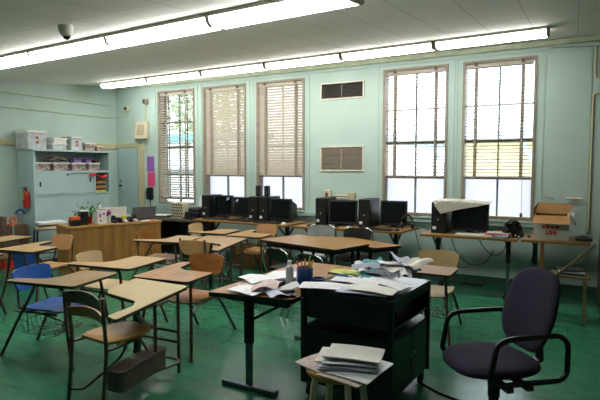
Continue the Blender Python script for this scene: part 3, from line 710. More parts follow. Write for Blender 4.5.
# LIFE box
t = thing('cardboard_box', 'open white cardboard box with red lettering and brown flaps', 'box', (-.21, 6.72, CT), 3)
bw, bd, bh = .37, .34, .285
MB().box(-bw/2, bw/2, -bd/2, -bd/2+.008, 0, bh).box(-bw/2, bw/2, bd/2-.008, bd/2, 0, bh).box(-bw/2, -bw/2+.008, -bd/2+.008, bd/2-.008, 0, bh).box(bw/2-.008, bw/2, -bd/2+.008, bd/2-.008, 0, bh).box(-bw/2+.008, bw/2-.008, -bd/2+.008, bd/2-.008, 0, .01).build('box_body', CARDW, t)
MB().box(-bw/2+.009, bw/2-.009, bd/2-.012, bd/2-.009, .01, bh).box(-bw/2+.009, -bw/2+.012, -bd/2+.01, bd/2-.012, .01, bh).build('box_lining', CARDD, t)
def flap(a, b, c, d_, m): 
    mb = MB(); mb.sheet(lambda u, v: Vector(a).lerp(Vector(b), u).lerp(Vector(d_).lerp(Vector(c), u), v), 2, 2, .006); mb.build('flap', m, t)
flap((-bw/2, -bd/2, bh), (bw/2, -bd/2, bh), (bw/2+.0, -bd/2-.13, bh-.085), (-bw/2-.02, -bd/2-.13, bh-.085), CARDB)
flap((-bw/2, bd/2, bh), (bw/2, bd/2, bh), (bw/2+.07, bd/2+.06, bh+.11), (-bw/2+.03, bd/2+.06, bh+.13), CARDB)
flap((-bw/2, -bd/2, bh), (-bw/2, bd/2, bh), (-bw/2+.04, bd/2-.04, bh+.13), (-bw/2-.01, -bd/2+.04, bh+.08), CARDD)
flap((bw/2, -bd/2, bh), (bw/2, bd/2, bh), (bw/2+.07, bd/2, bh+.02), (bw/2+.06, -bd/2, bh-.12), CARDW)
textmesh('LIFE', .072, REDP, 'lettering', t, Matrix.Translation((.0, -bd/2-.002, .085)) @ Matrix.Rotation(R(90), 4, 'X'), bold=.003)
MB().box(-.1, -.07, -bd/2-.002, -bd/2, .135, .165).box(-.06, -.02, -bd/2-.002, -bd/2, .135, .17).box(-.01, .03, -bd/2-.002, -bd/2, .135, .165).box(.04, .08, -bd/2-.002, -bd/2, .135, .17).build('red_print', REDP, t)
MB().box(bw/2, bw/2+.002, -.13, .06, .15, .185).build('red_band', REDP, t)
tag(MB().sheet(lambda u, v: (.05+.17*u, 6.58+.22*v, CT+.02+.025*math.sin(PI*u)*math.sin(PI*v)), 8, 8, .03).build('cable_bag', DGREY, smooth=True), 'dark grey soft pouch at the right end beside box', 'pouch')
tag(MB().tube([(-.45+.03*math.sin(k)*(.5+k*.04), 6.62+.05*math.cos(k*1.3), CT+.008+.002*k) for k in range(10)], .006, 6).build('coiled_cable', BLACK, smooth=True), 'coiled black cable left of the open cardboard box', 'cable')

# cables below the tables
random.seed(3)
cab = [((-1.45, 7.0, .72), (-1.4, 6.95, .25), (-1.0, 7.0, .12), (-.9, 7.05, .5)), ((-1.1, 7.0, .7), (-1.0, 6.98, .4), (-.75, 7.0, .3), (-.72, 7.0, .7)),
       ((-1.62, 7.05, .7), (-1.55, 7.0, .3), (-1.35, 7.0, .15), (-1.2, 7.0, .25)), ((-.33, 7.0, .72), (-.42, 6.95, .5), (-.46, 6.9, .28), (-.44, 6.9, .22)),
       ((-1.95, 7.05, .7), (-1.9, 7.0, .4), (-1.75, 7.0, .2), (-1.5, 7.0, .14)), ((-2.9, 7.05, .7), (-2.6, 7.0, .3), (-2.3, 7.0, .25), (-2.2, 7.0, .6))]
cl = ['looping low beneath the wide monitor', 'hanging from the right side of the magazine table', 'drooping under the left end of right computer table', 'hanging straight under the cardboard box', 'trailing between the two right computer tables', 'hanging below the middle computer table']
for (a, b, c, d_), l_ in zip(cab, cl):
    a, b, c, d_ = map(Vector, (a, b, c, d_)); pts = []
    for k in range(17):
        u = k/16; pts.append(a*(1-u)**3+b*3*u*(1-u)**2+c*3*u*u*(1-u)+d_*u**3)
    tag(MB().tube(pts, .006, 6).build('power_cable', BLACK, smooth=True), 'black cable '+l_, 'cable', 'cables under the tables')
t = thing('power_strip', 'black power strip on the floor by the wall under right table', 'power strip', (-1.15, 7.02, 0)); MB().box(-.15, .15, -.03, .03, 0, .04).build('body', BLACK, t, bevel=.006); MB().box(.1, .13, -.015, .015, .04, .048).build('switch', REDP, t)

# step stool under the box table
t = thing('folding_stepladder', 'small old wooden folding stepladder with papers on its step', 'stepladder', (.02, 5.95, 0))
OLD = mat('old dull wood', '6b5f3c', .6, var=.2, scale=12)
MB().box(-.20, .17, -.14, .14, .45, .475).build('step', OLD, t, bevel=.003)
for y_ in (-.13, .13): 
    MB().box(.11, .14, y_-.015, y_+.015, 0, .45).build('leg', OLD, t)
    MB().box(-.17, -.14, y_-.015, y_+.015, 0, .45).build('leg', OLD, t)
MB().bar((-.33, -.17, .28), (.2, -.17, .82), .035, .02).build('rail', OLD, t)
for k, c in enumerate((NAVY, PAPER, DGREY)):
    tag(MB().box(-.12, .12, -.09, .09, 0, .018, Matrix.Translation((.02, 5.95, .4755+.0185*k)) @ Matrix.Rotation(R(12*k-10), 4, 'Z')).build('workbook', c), 'workbook on the stepladder step, %s' % ['navy, bottom', 'white, middle', 'dark grey, top'][k], 'book', 'workbooks on the stepladder')
t = thing('wooden_cupboard', 'tall brown wooden cupboard at the right photo edge', 'cupboard', (.31, 6.55, 0))
MB().box(0, .9, 0, .6, 0, 1.92).build('carcass', DOORW, t, bevel=.005)
for k in (0, 1):
    p = MB().box(.01+.445*k, .445+.445*k, -.02, 0, .06, 1.90).build('door', DOORW, t, bevel=.003); MB().lathe([(.012, 0), (.016, .02), (.003, .026)], 12, Matrix.Translation((.41+.07*k, -.02, 1.0)) @ Matrix.Rotation(R(90), 4, 'X')).build('knob', CHROME, p)

# ---------------------------------------------------------------- teacher desk
zt = .735
ang = math.degrees(math.atan2(1.33, .5))
P0 = Vector((-6.33, 4.70)); P1 = Vector((-5.83, 6.03))
ex = (P1-P0).normalized()
rz = math.degrees(math.atan2(ex.y, ex.x)); LD = (P1-P0).length
t = thing('teacher_desk', 'long oak teacher desk facing the room, laden with clutter', 'desk', (P0.x, P0.y, 0), rz)
MB().box(-.01, LD+.01, -.015, .62, zt-.035, zt).build('desktop', DESKT, t, bevel=.005)
MB().box(.01, LD-.01, .0, .02, .05, zt-.035).build('modesty_panel', DESK, t)
MB().box(.0, .02, .02, .60, 0, zt-.035).build('side_panel', DESK, t); MB().box(LD-.02, LD, .02, .60, 0, zt-.035).build('side_panel', DESK, t)
for k in range(3):
    dd = MB().box(.03, .42, .58, .605, .08+.2*k, .27+.2*k).build('drawer', DESK, t, bevel=.003); MB().box(.17, .28, .605, .62, .165+.2*k, .185+.2*k).build('drawer_pull', CHROME, dd)
def on(u, v, z=0):   # point on the teacher desk
    n = Vector((-ex.y, ex.x)); p = P0+ex*u+n*v; return (p.x, p.y, zt+.0006+z)
tr = rz
def dbox(name, label, cat, u, v, lx, ly, h, m, z=0, r=0, bev=.003, grp=None):
    o = MB().box(-lx/2, lx/2, -ly/2, ly/2, 0, h).build(name, m, bevel=bev); o.location = on(u, v, z); o.rotation_euler = (0, 0, R(tr+r)); return tag(o, label, cat, grp)
t = thing('pencil_box', 'black box with orange lid at left end of teacher desk', 'box', on(.12, .1), tr)
MB().box(-.07, .07, -.06, .06, 0, .085).build('tub', BLACK, t, bevel=.004); MB().box(-.065, .065, -.055, .055, .085, .135).build('lid', ORANGE, t, bevel=.006)
dbox('storage_jar', 'tall black jar with tan lid beside the orange box', 'jar', .26, .16, .11, .11, .2, BLACK)
dbox('jar_lid', 'tan block lid on the tall black jar', 'lid', .26, .16, .115, .115, .02, PAPERC, .2005)
# flowering plant
t = thing('potted_plant', 'leafy potted plant with pink flower on teacher desk', 'plant', on(.38, .30), 0)
MB().lathe([(.05, 0), (.065, .1), (.068, .11), (.055, .11)], 18).build('pot', REDP, t, smooth=True)
lf = MB(); st = MB()
random.seed(5)
for k in range(34):
    a = random.uniform(0, 2*PI); e = random.uniform(.2, 1.1); L_ = random.uniform(.12, .25)
    tip = Vector((math.cos(a)*math.cos(e)*L_, math.sin(a)*math.cos(e)*L_, .1+math.sin(e)*L_*.9))
    st.tube([(0, 0, .1), tip*.6+Vector((0, 0, .06)), tip], .0025, 5)
    M = Matrix.Translation(tip) @ Matrix.Rotation(a, 4, 'Z') @ Matrix.Rotation(-random.uniform(-.6, .8), 4, 'Y')
    w_ = random.uniform(.022, .03)
    lf.sheet(lambda u, v: M @ Vector((u*.085-.02, (v-.5)*2*w_*math.sin(PI*(.08+.86*u)), .012*math.sin(PI*u))), 6, 2, .001)
lf.build('leaves', GREEN, t); st.build('stems', GREEN, t)
fl = MB()
for p in ((.06, -.1, .17), (.08, -.05, .12)):
    for k in range(5):
        a = 2*PI*k/5; fl.lathe([(.002, -.006), (.018, 0), (.002, .008)], 8, Matrix.Translation((p[0]+.02*math.cos(a), p[1], p[2]+.02*math.sin(a))))
fl.build('flowers', PINK, t, smooth=True)
t = thing('tissue_box', 'tall white tissue box with purple print and tissue sticking out', 'tissue box', on(.50, .14), tr+10)
MB().box(-.07, .07, -.065, .065, 0, .2).build('carton', WHITE, t, bevel=.003)
MB().box(-.05, -.02, -.067, -.065, .1, .16).box(.01, .04, -.067, -.065, .13, .17).box(-.04, -.01, -.067, -.065, .04, .07).build('print', PURP, t)
MB().lathe([(.03, .2), (.02, .24), (.025, .27), (.004, .3)], 9, None, 1, .5).build('tissue', PAPER, t)
t = thing('flower_cup', 'small cup of red and purple flowers right of the tissue box', 'flowers', on(.66, .24), 0)
MB().lathe([(.035, 0), (.045, .1)], 14).build('cup', WHITE, t)
fl = MB(); random.seed(8)
for k in range(12): fl.lathe([(.003, -.02), (.028, 0), (.003, .02)], 8, Matrix.Translation((random.uniform(-.07, .07), random.uniform(-.05, .05), random.uniform(.11, .19))))
fl.build('blooms', mat('red purple blooms', '7b3068', .7, var=.6, scale=20), t, smooth=True)
o = MB().box(-.24, .24, -.006, .006, 0, .22).build('white_folder', PAPERC); o.location = on(.78, .44); o.rotation_euler = (R(8), 0, R(tr)); tag(o, 'cream folder standing upright behind the desk clutter', 'folder')
random.seed(11)
cl = [('black bag strap', NAVY), ('navy binder', NAVY), ('black pouch', BLACK), ('blue notebook', BLUE), ('white envelope', PAPER), ('yellow notepad', YEL), ('black planner', BLACK), ('dark stapled packet', DGREY), ('white worksheet', PAPERB), ('black wallet', BLACK)]
hz = [0]*14
for k, (nm, m) in enumerate(cl):
    u = .70+.042*k; v = .16+.1*(k % 2); zz = .0 if k % 2 == 0 else .0
    lx = .135; 
    dbox(nm.replace(' ', '_'), nm+' in the clutter on the teacher desk, right of the flowers', 'desk clutter', u, v-.0 if k % 2 else v-.05, .044, .13, .04+.06*((k*7) % 4)/3, m, r=0, bev=.012)
for k, (nm, m, u) in enumerate((('red marker', REDP, 1.28), ('white card', PAPER, 1.18), ('yellow cup', YEL, .78), ('white mug', WHITE, 1.02))):
    if 'cup' in nm or 'mug' in nm:
        o = MB().lathe([(.03, 0), (.036, .09), (.032, .09), (.028, .01)], 16).build(nm.replace(' ', '_'), m, smooth=True); o.location = on(u, .36); tag(o, nm+' behind the clutter on the teacher desk', 'cup')
    else: dbox(nm.replace(' ', '_'), nm+' lying at the right end of teacher desk', 'stationery', u, .06, .14, .03 if 'marker' in nm else .05, .012, m)
t = thing('laptop', 'grey open laptop with its lid toward the room, right end of teacher desk', 'laptop', on(1.24, .27), tr)
MB().box(-.17, .17, 0, .24, 0, .02).build('keyboard_base', DGREY, t, bevel=.004)
MB().box(-.2, .2, -.01, .004, .02, .22, Matrix.Rotation(R(12), 4, 'X')).build('lid', mat('grey laptop lid', '5b5d63', .4), t, bevel=.004)

# tray table left of the teacher desk
t = thing('tray_table', 'small black legged tray table left of teacher desk', 'table', (-7.32, 5.12, 0), 66)
MB().box(-.25, .25, -.17, .17, .60, .625).build('tabletop', mat('grey tray top', '77736a', .5), t, bevel=.004)
for a, b in ((-.24, -.15), (.24, -.15), (-.24, .15), (.24, .15)): MB().tube([(a*.9, b*.9, .6), (a*1.05, b*1.1, 0)], .013).build('leg', BLACKM, t)
MB().tube([(-.24, -.17, .25), (.24, -.17, .25)], .008).tube([(-.24, .17, .25), (.24, .17, .25)], .008).build('stretcher', BLACKM, t)
for k, m in enumerate((PAPERC, YEL, DGREY, PAPERC, PAPER)):
    o = MB().box(-.2, .2, -.14, .14, 0, .02).build('paper_stack', m, bevel=.002); o.location = (-7.32, 5.12, .6255+.0205*k); o.rotation_euler = (0, 0, R(62+6*k-10)); tag(o, 'paper stack on the tray table, %s' % ['bottom cream one', 'yellow second one', 'dark third one', 'cream fourth one', 'white top one'][k], 'papers', 'stacks on the tray table')
# brown display board box & red shelf at left
t = thing('toy_bench', 'brown board bench with tall left side by the left wall', 'bench', (-7.93, 4.74, 0), 0)
MB().box(-.1, .16, -.05, .30, .12, .66).build('front_board', BROWNB, t, bevel=.01)
MB().box(-.1, .16, -.13, -.05, .12, .82).build('tall_side', BROWNB, t, bevel=.015)
MB().box(-.1, .18, -.12, .31, .0, .12).build('red_base', REDP, t, bevel=.004)
MB().tube(fillet([(.165, .02, .5), (.20, .02, .53), (.20, .02, .72), (.15, .02, .74)], .03), .012).build('handle', GREY, t, smooth=True)
t = thing('toy_figure', 'orange toy with round ring standing on the brown bench', 'toy', (-7.9, 4.86, .6605))
MB().tube([(0, .05*math.cos(a), .07+.05*math.sin(a)) for a in [2*PI*k/12 for k in range(12)]], .018, 8, closed=True).build('ring', ORANGE, t, smooth=True)
MB().box(-.03, .03, -.07, .06, 0, .025).build('base', ORANGE, t, bevel=.005)
t = thing('toy_arch', 'small blue arch on a pale stem behind the orange toy', 'toy', (-7.92, 5.0, .6605))
MB().tube([(0, .07*math.cos(a), .17+.07*math.sin(a)) for a in [PI*k/10 for k in range(11)]], .016, 8).build('arch', BLUEP, t, smooth=True)
MB().box(-.02, .02, -.03, .03, 0, .02).tube([(0, 0, .02), (0, 0, .17)], .02, 8).tube([(0, -.075, .17), (0, .075, .17)], .006).build('stem', GREY, t)
t = thing('recycling_bin', 'blue plastic bin on the floor behind the cut-off desks', 'bin', (-6.95, 4.43, 0), 10)
MB().lathe([(.12, 0), (.15, .36), (.165, .37), (.165, .4), (.15, .4)], 4, Matrix.Rotation(R(45), 4, 'Z')).build('tub', BLUEP, t)

# low desk between teacher desk and left computer table
t = thing('side_desk', 'dark brown low desk in the corner under the first window', 'desk', (-6.32, 6.78, 0))
MB().box(-.68, .72, -.3, .34, .66, .70).build('desktop', mat('dark grey brown top', '4a443c', .5), t, bevel=.004)
MB().box(-.66, -.30, -.27, .31, .08, .66).build('drawer_pedestal', mat('dark brown wood', '3b2a1c', .5), t)
for a in (-.3, .69): MB().box(a-.02, a+.02, -.27, .31, 0, .66).build('side_panel', _m['dark brown wood'], t)
MB().box(-.28, .67, .28, .3, .1, .66).build('back_panel', _m['dark brown wood'], t)
for k in range(3):
    q = MB().box(-.64, -.32, -.29, -.27, .1+.18*k, .26+.18*k).build('drawer', _m['dark brown wood'], t, bevel=.003); MB().box(-.52, -.44, -.30, -.29, .17+.18*k, .19+.18*k).build('drawer_pull', GREY, q)
ZZ = .7005
t = thing('patterned_box', 'white and black dotted box standing on the side desk', 'box', (-6.05, 6.72, ZZ), -6)
MB().box(-.15, .15, -.07, .07, 0, .27).build('carton', CREAMP, t, bevel=.003)
m = MB()
for r_ in range(5):
    for c_ in range(5):
        m.prism([(-.027, -.0), (0, -.02), (.027, 0), (0, .02)], 0, .001, Matrix.Translation((-.12+.055*c_+.02*(r_ % 2), -.0705, .035+.05*r_)) @ Matrix.Rotation(R(90), 4, 'X') @ Matrix.Rotation(R(20), 4, 'Z'))
m.build('dots', BLACK, t)
t = thing('printer', 'black printer on the side desk beside the patterned box', 'printer', (-5.76, 6.80, ZZ), 0)
MB().box(-.13, .18, -.15, .15, 0, .12).build('body', BLACK, t, bevel=.02); MB().box(-.1, .15, -.1, .15, .12, .19, ).build('scanner_lid', DGREY, t, bevel=.03); MB().box(-.1, .14, -.24, -.15, .02, .03).build('paper_tray', BLACK, t)
o = MB().box(-.1, .1, -.004, .004, 0, .38).build('white_sheet', PAPER); o.location = (-5.82, 7.05, ZZ); o.rotation_euler = (R(-6), 0, R(-6)); tag(o, 'white sheet standing behind the black printer', 'paper')
t = thing('magazine_pile', 'flat dark tray left of the patterned box', 'tray', (-6.45, 6.7, ZZ), 10); MB().box(-.16, .16, -.12, .12, 0, .03).build('tray', DGREY, t, bevel=.005); MB().box(-.14, .14, -.1, .1, .03, .045).build('papers', PAPERC, t)
def crate(x, y, z, lab, m, w_=.3, d_=.3, h_=.25):
    t = thing('storage_crate', lab, 'crate', (x, y, z), random.uniform(-8, 8))
    b = MB().box(-w_/2, w_/2, -d_/2, d_/2, 0, .012)
    for k in range(4):
        z0 = .02+k*(h_-.02)/4; zz = z0+(h_-.02)/4*.6
        b.box(-w_/2, w_/2, -d_/2, -d_/2+.01, z0, zz).box(-w_/2, w_/2, d_/2-.01, d_/2, z0, zz).box(-w_/2, -w_/2+.01, -d_/2+.01, d_/2-.01, z0, zz).box(w_/2-.01, w_/2, -d_/2+.01, d_/2-.01, z0, zz)
    for a in (-1, 1):
        for c in (-1, 1): b.box(a*(w_/2-.008)-.008, a*(w_/2-.008)+.008, c*(d_/2-.008)-.008, c*(d_/2-.008)+.008, 0, h_)
    b.build('basket', m, t)
    MB().box(-w_/2+.03, w_/2-.03, -d_/2+.03, d_/2-.03, .02, h_-.06).build('contents', BROWNB, t)
random.seed(2)
crate(-5.45, 5.78, 0, 'grey slatted crate on floor beneath the middle student desks', GREY); crate(-5.0, 6.3, 0, 'pale slatted crate on the floor under left computer table', CLEARP)
t = thing('cardboard_carton', 'closed brown carton on the floor under the left computer table', 'box', (-4.55, 6.75, 0)); MB().box(-.25, .25, -.18, .18, 0, .32).build('carton', CARDD, t); MB().box(-.03, .03, -.181, .181, .32, .322).build('tape', CARDB, t)
t = thing('cardboard_carton', 'smaller brown carton at the right end under left computer table', 'box', (-4.1, 6.8, 0)); MB().box(-.17, .17, -.15, .15, 0, .28).build('carton', CARDD, t); MB().box(-.03, .03, -.151, .151, .28, .282).build('tape', CARDB, t)

# ---------------------------------------------------------------- papers table (near middle)
t = thing('worktable', 'rectangular wood topped worktable with black T legs, covered in papers', 'table', (-1.93, 3.52, 0), 0)
TT = .70
tp = [(-.36, -.70), (.285, -.60), (.28, .62), (-.30, .66)]
MB().prism(rpoly(tp, .02), TT-.032, TT-.004).build('edge_band', BLACK, t); MB().prism(rpoly(tp, .02), TT-.004, TT).build('tabletop', LAMC, t)
for yv in (-.60, .5):
    MB().box(-.10, -.04, yv-.02, yv+.02, .34, TT-.032).build('leg', BLACKM, t)
    MB().box(-.092, -.048, yv-.014, yv+.014, .035, .34).build('leg_extension', GREYS, t)
    MB().box(-.30, .16, yv-.03, yv+.03, 0, .035).build('foot', GREYS, t, bevel=.008)
    MB().box(-.26, .26, yv-.02, yv+.02, TT-.06, TT-.032).bar((-.07, yv, TT-.2), (.18, yv, TT-.06), .025, .02).build('bracket', BLACKM, t)
def sheet(label, x, y, z, rz_, w_=.216, h_=.28, m=PAPER, curl=.01, name='paper_sheet', grp=None, cat='paper', tz=(0, 0), seedv=0):
    def f(u, v): return (( u-.5)*w_, (v-.5)*h_, curl*(math.sin(PI*u+seedv)**2)+curl*.6*math.sin(PI*v+seedv)**2+.001+tz[0]*(u-.5)+tz[1]*(v-.5))
    o = MB().sheet(f, 8, 8, .0012).build(name, m, smooth=True); o.location = (x, y, z); o.rotation_euler = (0, 0, R(rz_)); return tag(o, label, cat, grp)
gp = 'loose papers on the worktable'
sheet('pinkish worksheet near the front left of worktable', -2.06, 3.08, TT, 38, .24, .30, PAPERP, .008, grp=gp)
sheet('white worksheet lying at the front corner of worktable', -2.02, 2.96, TT+.013, 75, .2, .28, PAPER, .006, grp=gp)
sheet('bluish folded leaflet beside the black stapler', -1.82, 2.98, TT+.012, 50, .14, .24, PAPERB, .02, grp=gp)
sheet('white paper toward the back left edge of worktable', -2.08, 3.50, TT, 12, .25, .40, PAPER, .01, grp=gp)
sheet('white note propped beside the clear bottle', -1.78, 3.08, TT+.02, -30, .12, .16, PAPER, .02, grp=gp, tz=(0, .06))
sheet('white form jutting over the left edge of worktable', -2.16, 3.26, TT+.02, 58, .2, .27, PAPER, .012, grp=gp)
sheet('curled pink and white worksheet on top at the front of worktable', -1.93, 3.04, TT+.03, 20, .2, .24, PAPERP, .03, grp=gp, tz=(.03, 0))
t = thing('stapler', 'black stapler at the front edge of worktable', 'stapler', (-1.74, 2.975, TT+.0005), 12)
MB().box(-.09, .09, -.02, .02, 0, .012).build('base', BLACK, t, bevel=.004)
MB().box(-.09, .08, -.018, .018, .02, .042, Matrix.Rotation(R(-7), 4, 'Y')).build('arm', BLACK, t, bevel=.006); MB().box(-.05, .07, -.008, .008, .014, .02).build('magazine', CHROME, t)
t = thing('pencil_case', 'dark mesh pencil case with red end on worktable', 'pencil case', (-1.93, 3.25, TT+.0305), 62)
MB().lathe([(.01, -.12), (.035, -.11), (.04, -.05), (.04, .07), (.032, .12), (.01, .13)], 14, Matrix.Rotation(R(90), 4, 'Y') @ Matrix.Translation((0.01, 0, 0)), .72, 1).build('pouch', mat('slate cloth', '3a4250', .8, var=.4, scale=40), t, smooth=True)
MB().lathe([(.012, -.17), (.014, -.115)], 10, Matrix.Rotation(R(90), 4, 'Y')).build('red_tip', REDP, t)
t = thing('spray_bottle', 'small cloudy plastic bottle left of the blue pencil cup', 'bottle', (-1.825, 3.2, TT+.0005), s=1.15)
MB().lathe([(.024, 0), (.026, .01), (.026, .13), (.018, .145), (.012, .15)], 18).build('bottle', CLEARP, t, smooth=True); MB().lathe([(.013, .15), (.014, .175), (.01, .18)], 14).build('cap', WHITE, t, smooth=True)
t = thing('pencil_cup', 'blue pencil organizer with two cups on worktable', 'pencil cup', (-1.74, 3.28, TT+.0005), 10, s=1.2)
MB().lathe([(.05, 0), (.052, .125), (.046, .125), (.044, .01)], 20).build('tall_cup', BLUEP, t, smooth=True)
MB().lathe([(.04, 0), (.044, .065), (.038, .065), (.036, .01)], 18, Matrix.Translation((.09, -.01, 0))).build('short_cup', BLUEP, t, smooth=True)
random.seed(4)
for k in range(9):
    a = random.uniform(0, 2*PI); dx, dy = .035*math.cos(a), .035*math.sin(a)
    o = MB().tube([(dx*.3, dy*.3, .012), (dx*1.5, dy*1.5, random.uniform(.16, .2))], .0045, 6).build('pencil', [PENC, ORANGE, PENC, LIME][k % 4], smooth=True)
    o.location = (-1.74, 3.28, TT+.001); o.scale = (1.2, 1.2, 1.15); tag(o, 'pencil or pen standing in the tall blue cup', 'pencil', 'pencils in the blue cup')
o = MB().tube([(0, 0, 0), (.0, .15, 0)], .008, 8).build('highlighter', LIME, smooth=True); o.location = (-1.48, 3.24, .86); 

# ---------------------------------------------------------------- black AV cart
bpy.data.objects.remove(o)
c0, c1 = (-1.63, 3.01), (-.95, 3.73)
t = thing('media_cart', 'black steel media cart with cabinet base and papers on top', 'cart', (c0[0], c0[1], 0), -4.5)
W_, D_, HC = c1[0]-c0[0], c1[1]-c0[1], .765
for a in (0, 1):
    for b in (0, 1):
        x, y = a*(W_-.035), b*(D_-.035); MB().box(x, x+.035, y, y+.035, .10, HC).build('post', BLACKM, t, bevel=.003)
MB().box(.005, W_-.005, .005, D_-.005, HC-.03, HC).build('top_shelf', mat('black slate top', '1a1c22', .3, var=.2), t)
MB().box(.035, W_-.035, .004, .022, HC-.19, HC-.03).build('front_panel', BLACKM, t)
MB().box(.035, W_-.035, D_-.022, D_-.004, HC-.19, HC-.03).build('back_panel', BLACKM, t)
MB().box(.01, W_-.01, .022, D_-.022, HC-.2, HC-.19).build('drawer_floor', BLACKM, t)
MB().box(W_-.02, W_-.006, .035, D_-.035, HC-.07, HC-.03).build('side_rail', BLACKM, t)
MB().box(.012, W_-.012, .006, D_-.006, .11, .50).build('lower_cabinet', BLACKM, t, bevel=.004)
for k in (0, 1):
    y = .04+.305*k; q = MB().box(W_-.012, W_-.002, y, y+.295, .13, .48).build('door', BLACKM, t, bevel=.002); MB().tube([(W_-.004, y+.27-.24*k, .33), (W_+.006, y+.27-.24*k, .33)], .009).build('knob', CHROME, q)
for k in range(5): MB().tube([(.26+.045*k, .0, HC-.12-.002*k), (.26+.045*k, .006, HC-.12-.002*k)], .005, 8).build('screw', DGREY, t)
for x, y, z in ((.018, -.003, HC-.07), (W_+.002, D_-.02, HC-.13), (W_+.002, D_-.02, HC-.25)): MB().tube([(x-.003, y, z), (x+.003, y, z)], .007, 8).build('bolt', CHROME, t)
for x, y in ((.05, .05), (W_-.05, .05), (.05, D_-.05), (W_-.05, D_-.05)):
    q = MB().box(x-.02, x+.02, y-.02, y+.02, .075, .11).box(x-.022, x-.016, y-.015, y+.015, .03, .08).box(x+.016, x+.022, y-.015, y+.015, .03, .08).build('caster', GREYS, t)
    MB().tube([(x-.014, y, .04), (x+.014, y, .04)], .04, 16).build('wheel', BLACK, q, smooth=True)
tag(MB().tube(fillet([(-.97, 3.62, .006), (-.7, 3.45, .006), (-.3, 3.42, .006), (.1, 3.2, .006), (.6, 3.0, .006)], .2, 6), .007, 6).build('floor_cable', BLACK, smooth=True), 'black power cable on the floor running right from the cart', 'cable')
for k, m in enumerate((mat('dull maroon', '4a1418', .6), NAVY, DGREY, SCRIB, BLACK)):
    o = MB().box(-.13, .13, -.17, .17, 0, .02).build('binder', m, bevel=.002); o.location = (-1.12, 3.33, .576+.0205*k); o.rotation_euler = (0, 0, R(-3+2*k)); tag(o, 'binder stored in the open tray of the cart, %s' % ['maroon, bottom', 'navy, second', 'dark grey, third', 'mottled grey, fourth', 'black, top'][k], 'binder', 'binders in the cart tray')
g = 'papers on top of the cart'; Z0 = HC+.0005
sheet('long white paper strip curling over the cart front left corner', -1.42, 3.10, Z0+.008, -78, .19, .46, PAPER, .012, grp=g, seedv=.3)
sheet('white worksheet hanging at the cart front edge', -1.19, 3.11, Z0+.012, -86, .25, .34, PAPERB, .008, grp=g, tz=(0.0, 0))
sheet('white form with yellow corner near cart front right', -1.13, 3.09, Z0+.03, -95, .18, .34, PAPERC, .01, grp=g)
sheet('white paper lying across the right side of cart top', -1.08, 3.27, Z0+.036, 62, .16, .36, PAPER, .012, grp=g)
sheet('white paper across the middle of cart top', -1.30, 3.26, Z0+.03, 80, .2, .36, PAPER, .014, grp=g)
sheet('teal cover booklet in the back pile on cart', -1.28, 3.50, Z0+.03, 40, .2, .27, TEAL, .02, grp=g)
sheet('printed booklet with dark print in the back pile on cart', -1.16, 3.46, Z0+.06, 65, .2, .27, SCRIB, .02, grp=g)
sheet('white booklet on top of back pile on cart', -1.14, 3.56, Z0+.085, 50, .2, .26, PAPERC, .02, grp=g)
sheet('pale blue sheet arched over the back pile on cart', -1.30, 3.52, Z0+.07, 110, .07, .30, PAPERB, .03, grp=g)
sheet('white sheet sticking out at the right of back pile on cart', -1.04, 3.48, Z0+.06, 20, .1, .24, PAPER, .03, grp=g)
sheet('yellow green magazine between pencil cup and back pile', -1.50, 3.52, Z0+.02, 84, .2, .26, mat('yellow green cover', 'b9c247', .5, var=.2, scale=12), .012, grp=g)
sheet('dark printed magazine in the back left on cart', -1.42, 3.40, Z0+.015, 70, .18, .24, SCRIB, .01, grp=g)
sheet('blue card at front left of cart top', -1.40, 3.045, Z0+.002, 10, .09, .05, BLUEP, .004, grp=g)
rr = random.Random(21)
for k, (l_, m) in enumerate((('white sheet tilted under the teal booklet', PAPER), ('teal striped leaflet poking up at the back', TEAL), ('grey printed sheet at the back right', SCRIB), ('white sheet leaning on the pile, back left', PAPER), ('pale blue leaflet at the far corner', PAPERB), ('cream sheet fanned at the far edge', PAPERC))):
    sheet(l_+' of the cart top', -1.36+.075*k, 3.56+.02*(k % 3), Z0+.05+.012*k, rr.uniform(0, 180), .15, .24, m, .03, grp=g, tz=(rr.uniform(-.05, .05), rr.uniform(-.03, .06)), seedv=rr.uniform(0, 2))
for k, (x, y, r_, m) in enumerate(((-1.42, 3.28, 80, BLUE), (-1.40, 3.34, 100, LIME), (-1.5, 3.30, 85, DGREY), (-1.34, 3.3, 60, BLACK))):
    t = thing('marker', 'marker lying on cart top, %s' % ['blue one', 'lime green one', 'grey one', 'black one'][k], 'marker', (x, y, Z0+.055), r_-90, 'markers on the cart')
    MB().tube([(-.06, 0, 0), (.04, 0, 0)], .008, 10).build('barrel', m, t, smooth=True); MB().tube([(.04, 0, 0), (.07, 0, 0)], .009, 10).build('cap', WHITE if k != 1 else m, t, smooth=True)

# ---------------------------------------------------------------- stool
t = thing('wooden_stool', 'round wooden stool with light legs in front of the cart', 'stool', (-1.01, 2.27, 0), -41.5)
SH = .60
MB().lathe([(.155, SH-.035), (.165, SH-.03), (.168, SH-.01), (.16, SH), (.0, SH)], 32).build('seat', mat('golden stool seat', 'b2813c', .35, var=.1, scale=6), t, smooth=True)
LG = mat('pale painted legs', 'b9ad98', .5, var=.1)
pts = []
for k in range(4):
    a = R(45+90*k); a0 = Vector((.12*math.cos(a), .12*math.sin(a), SH-.035)); a1 = Vector((.20*math.cos(a), .20*math.sin(a), 0)); pts.append((a0, a1))
    MB().bar(a1, a0, .03, .03).build('leg', LG, t, bevel=.006)
for k in range(4):
    A = pts[k][1].lerp(pts[k][0], .52+.04*(k % 2)); B = pts[(k+1) % 4][1].lerp(pts[(k+1) % 4][0], .52+.04*(k % 2)); MB().tube([A, B], .008, 8).build('rung', LG, t)
random.seed(9)
gs = 'papers stacked on the stool'
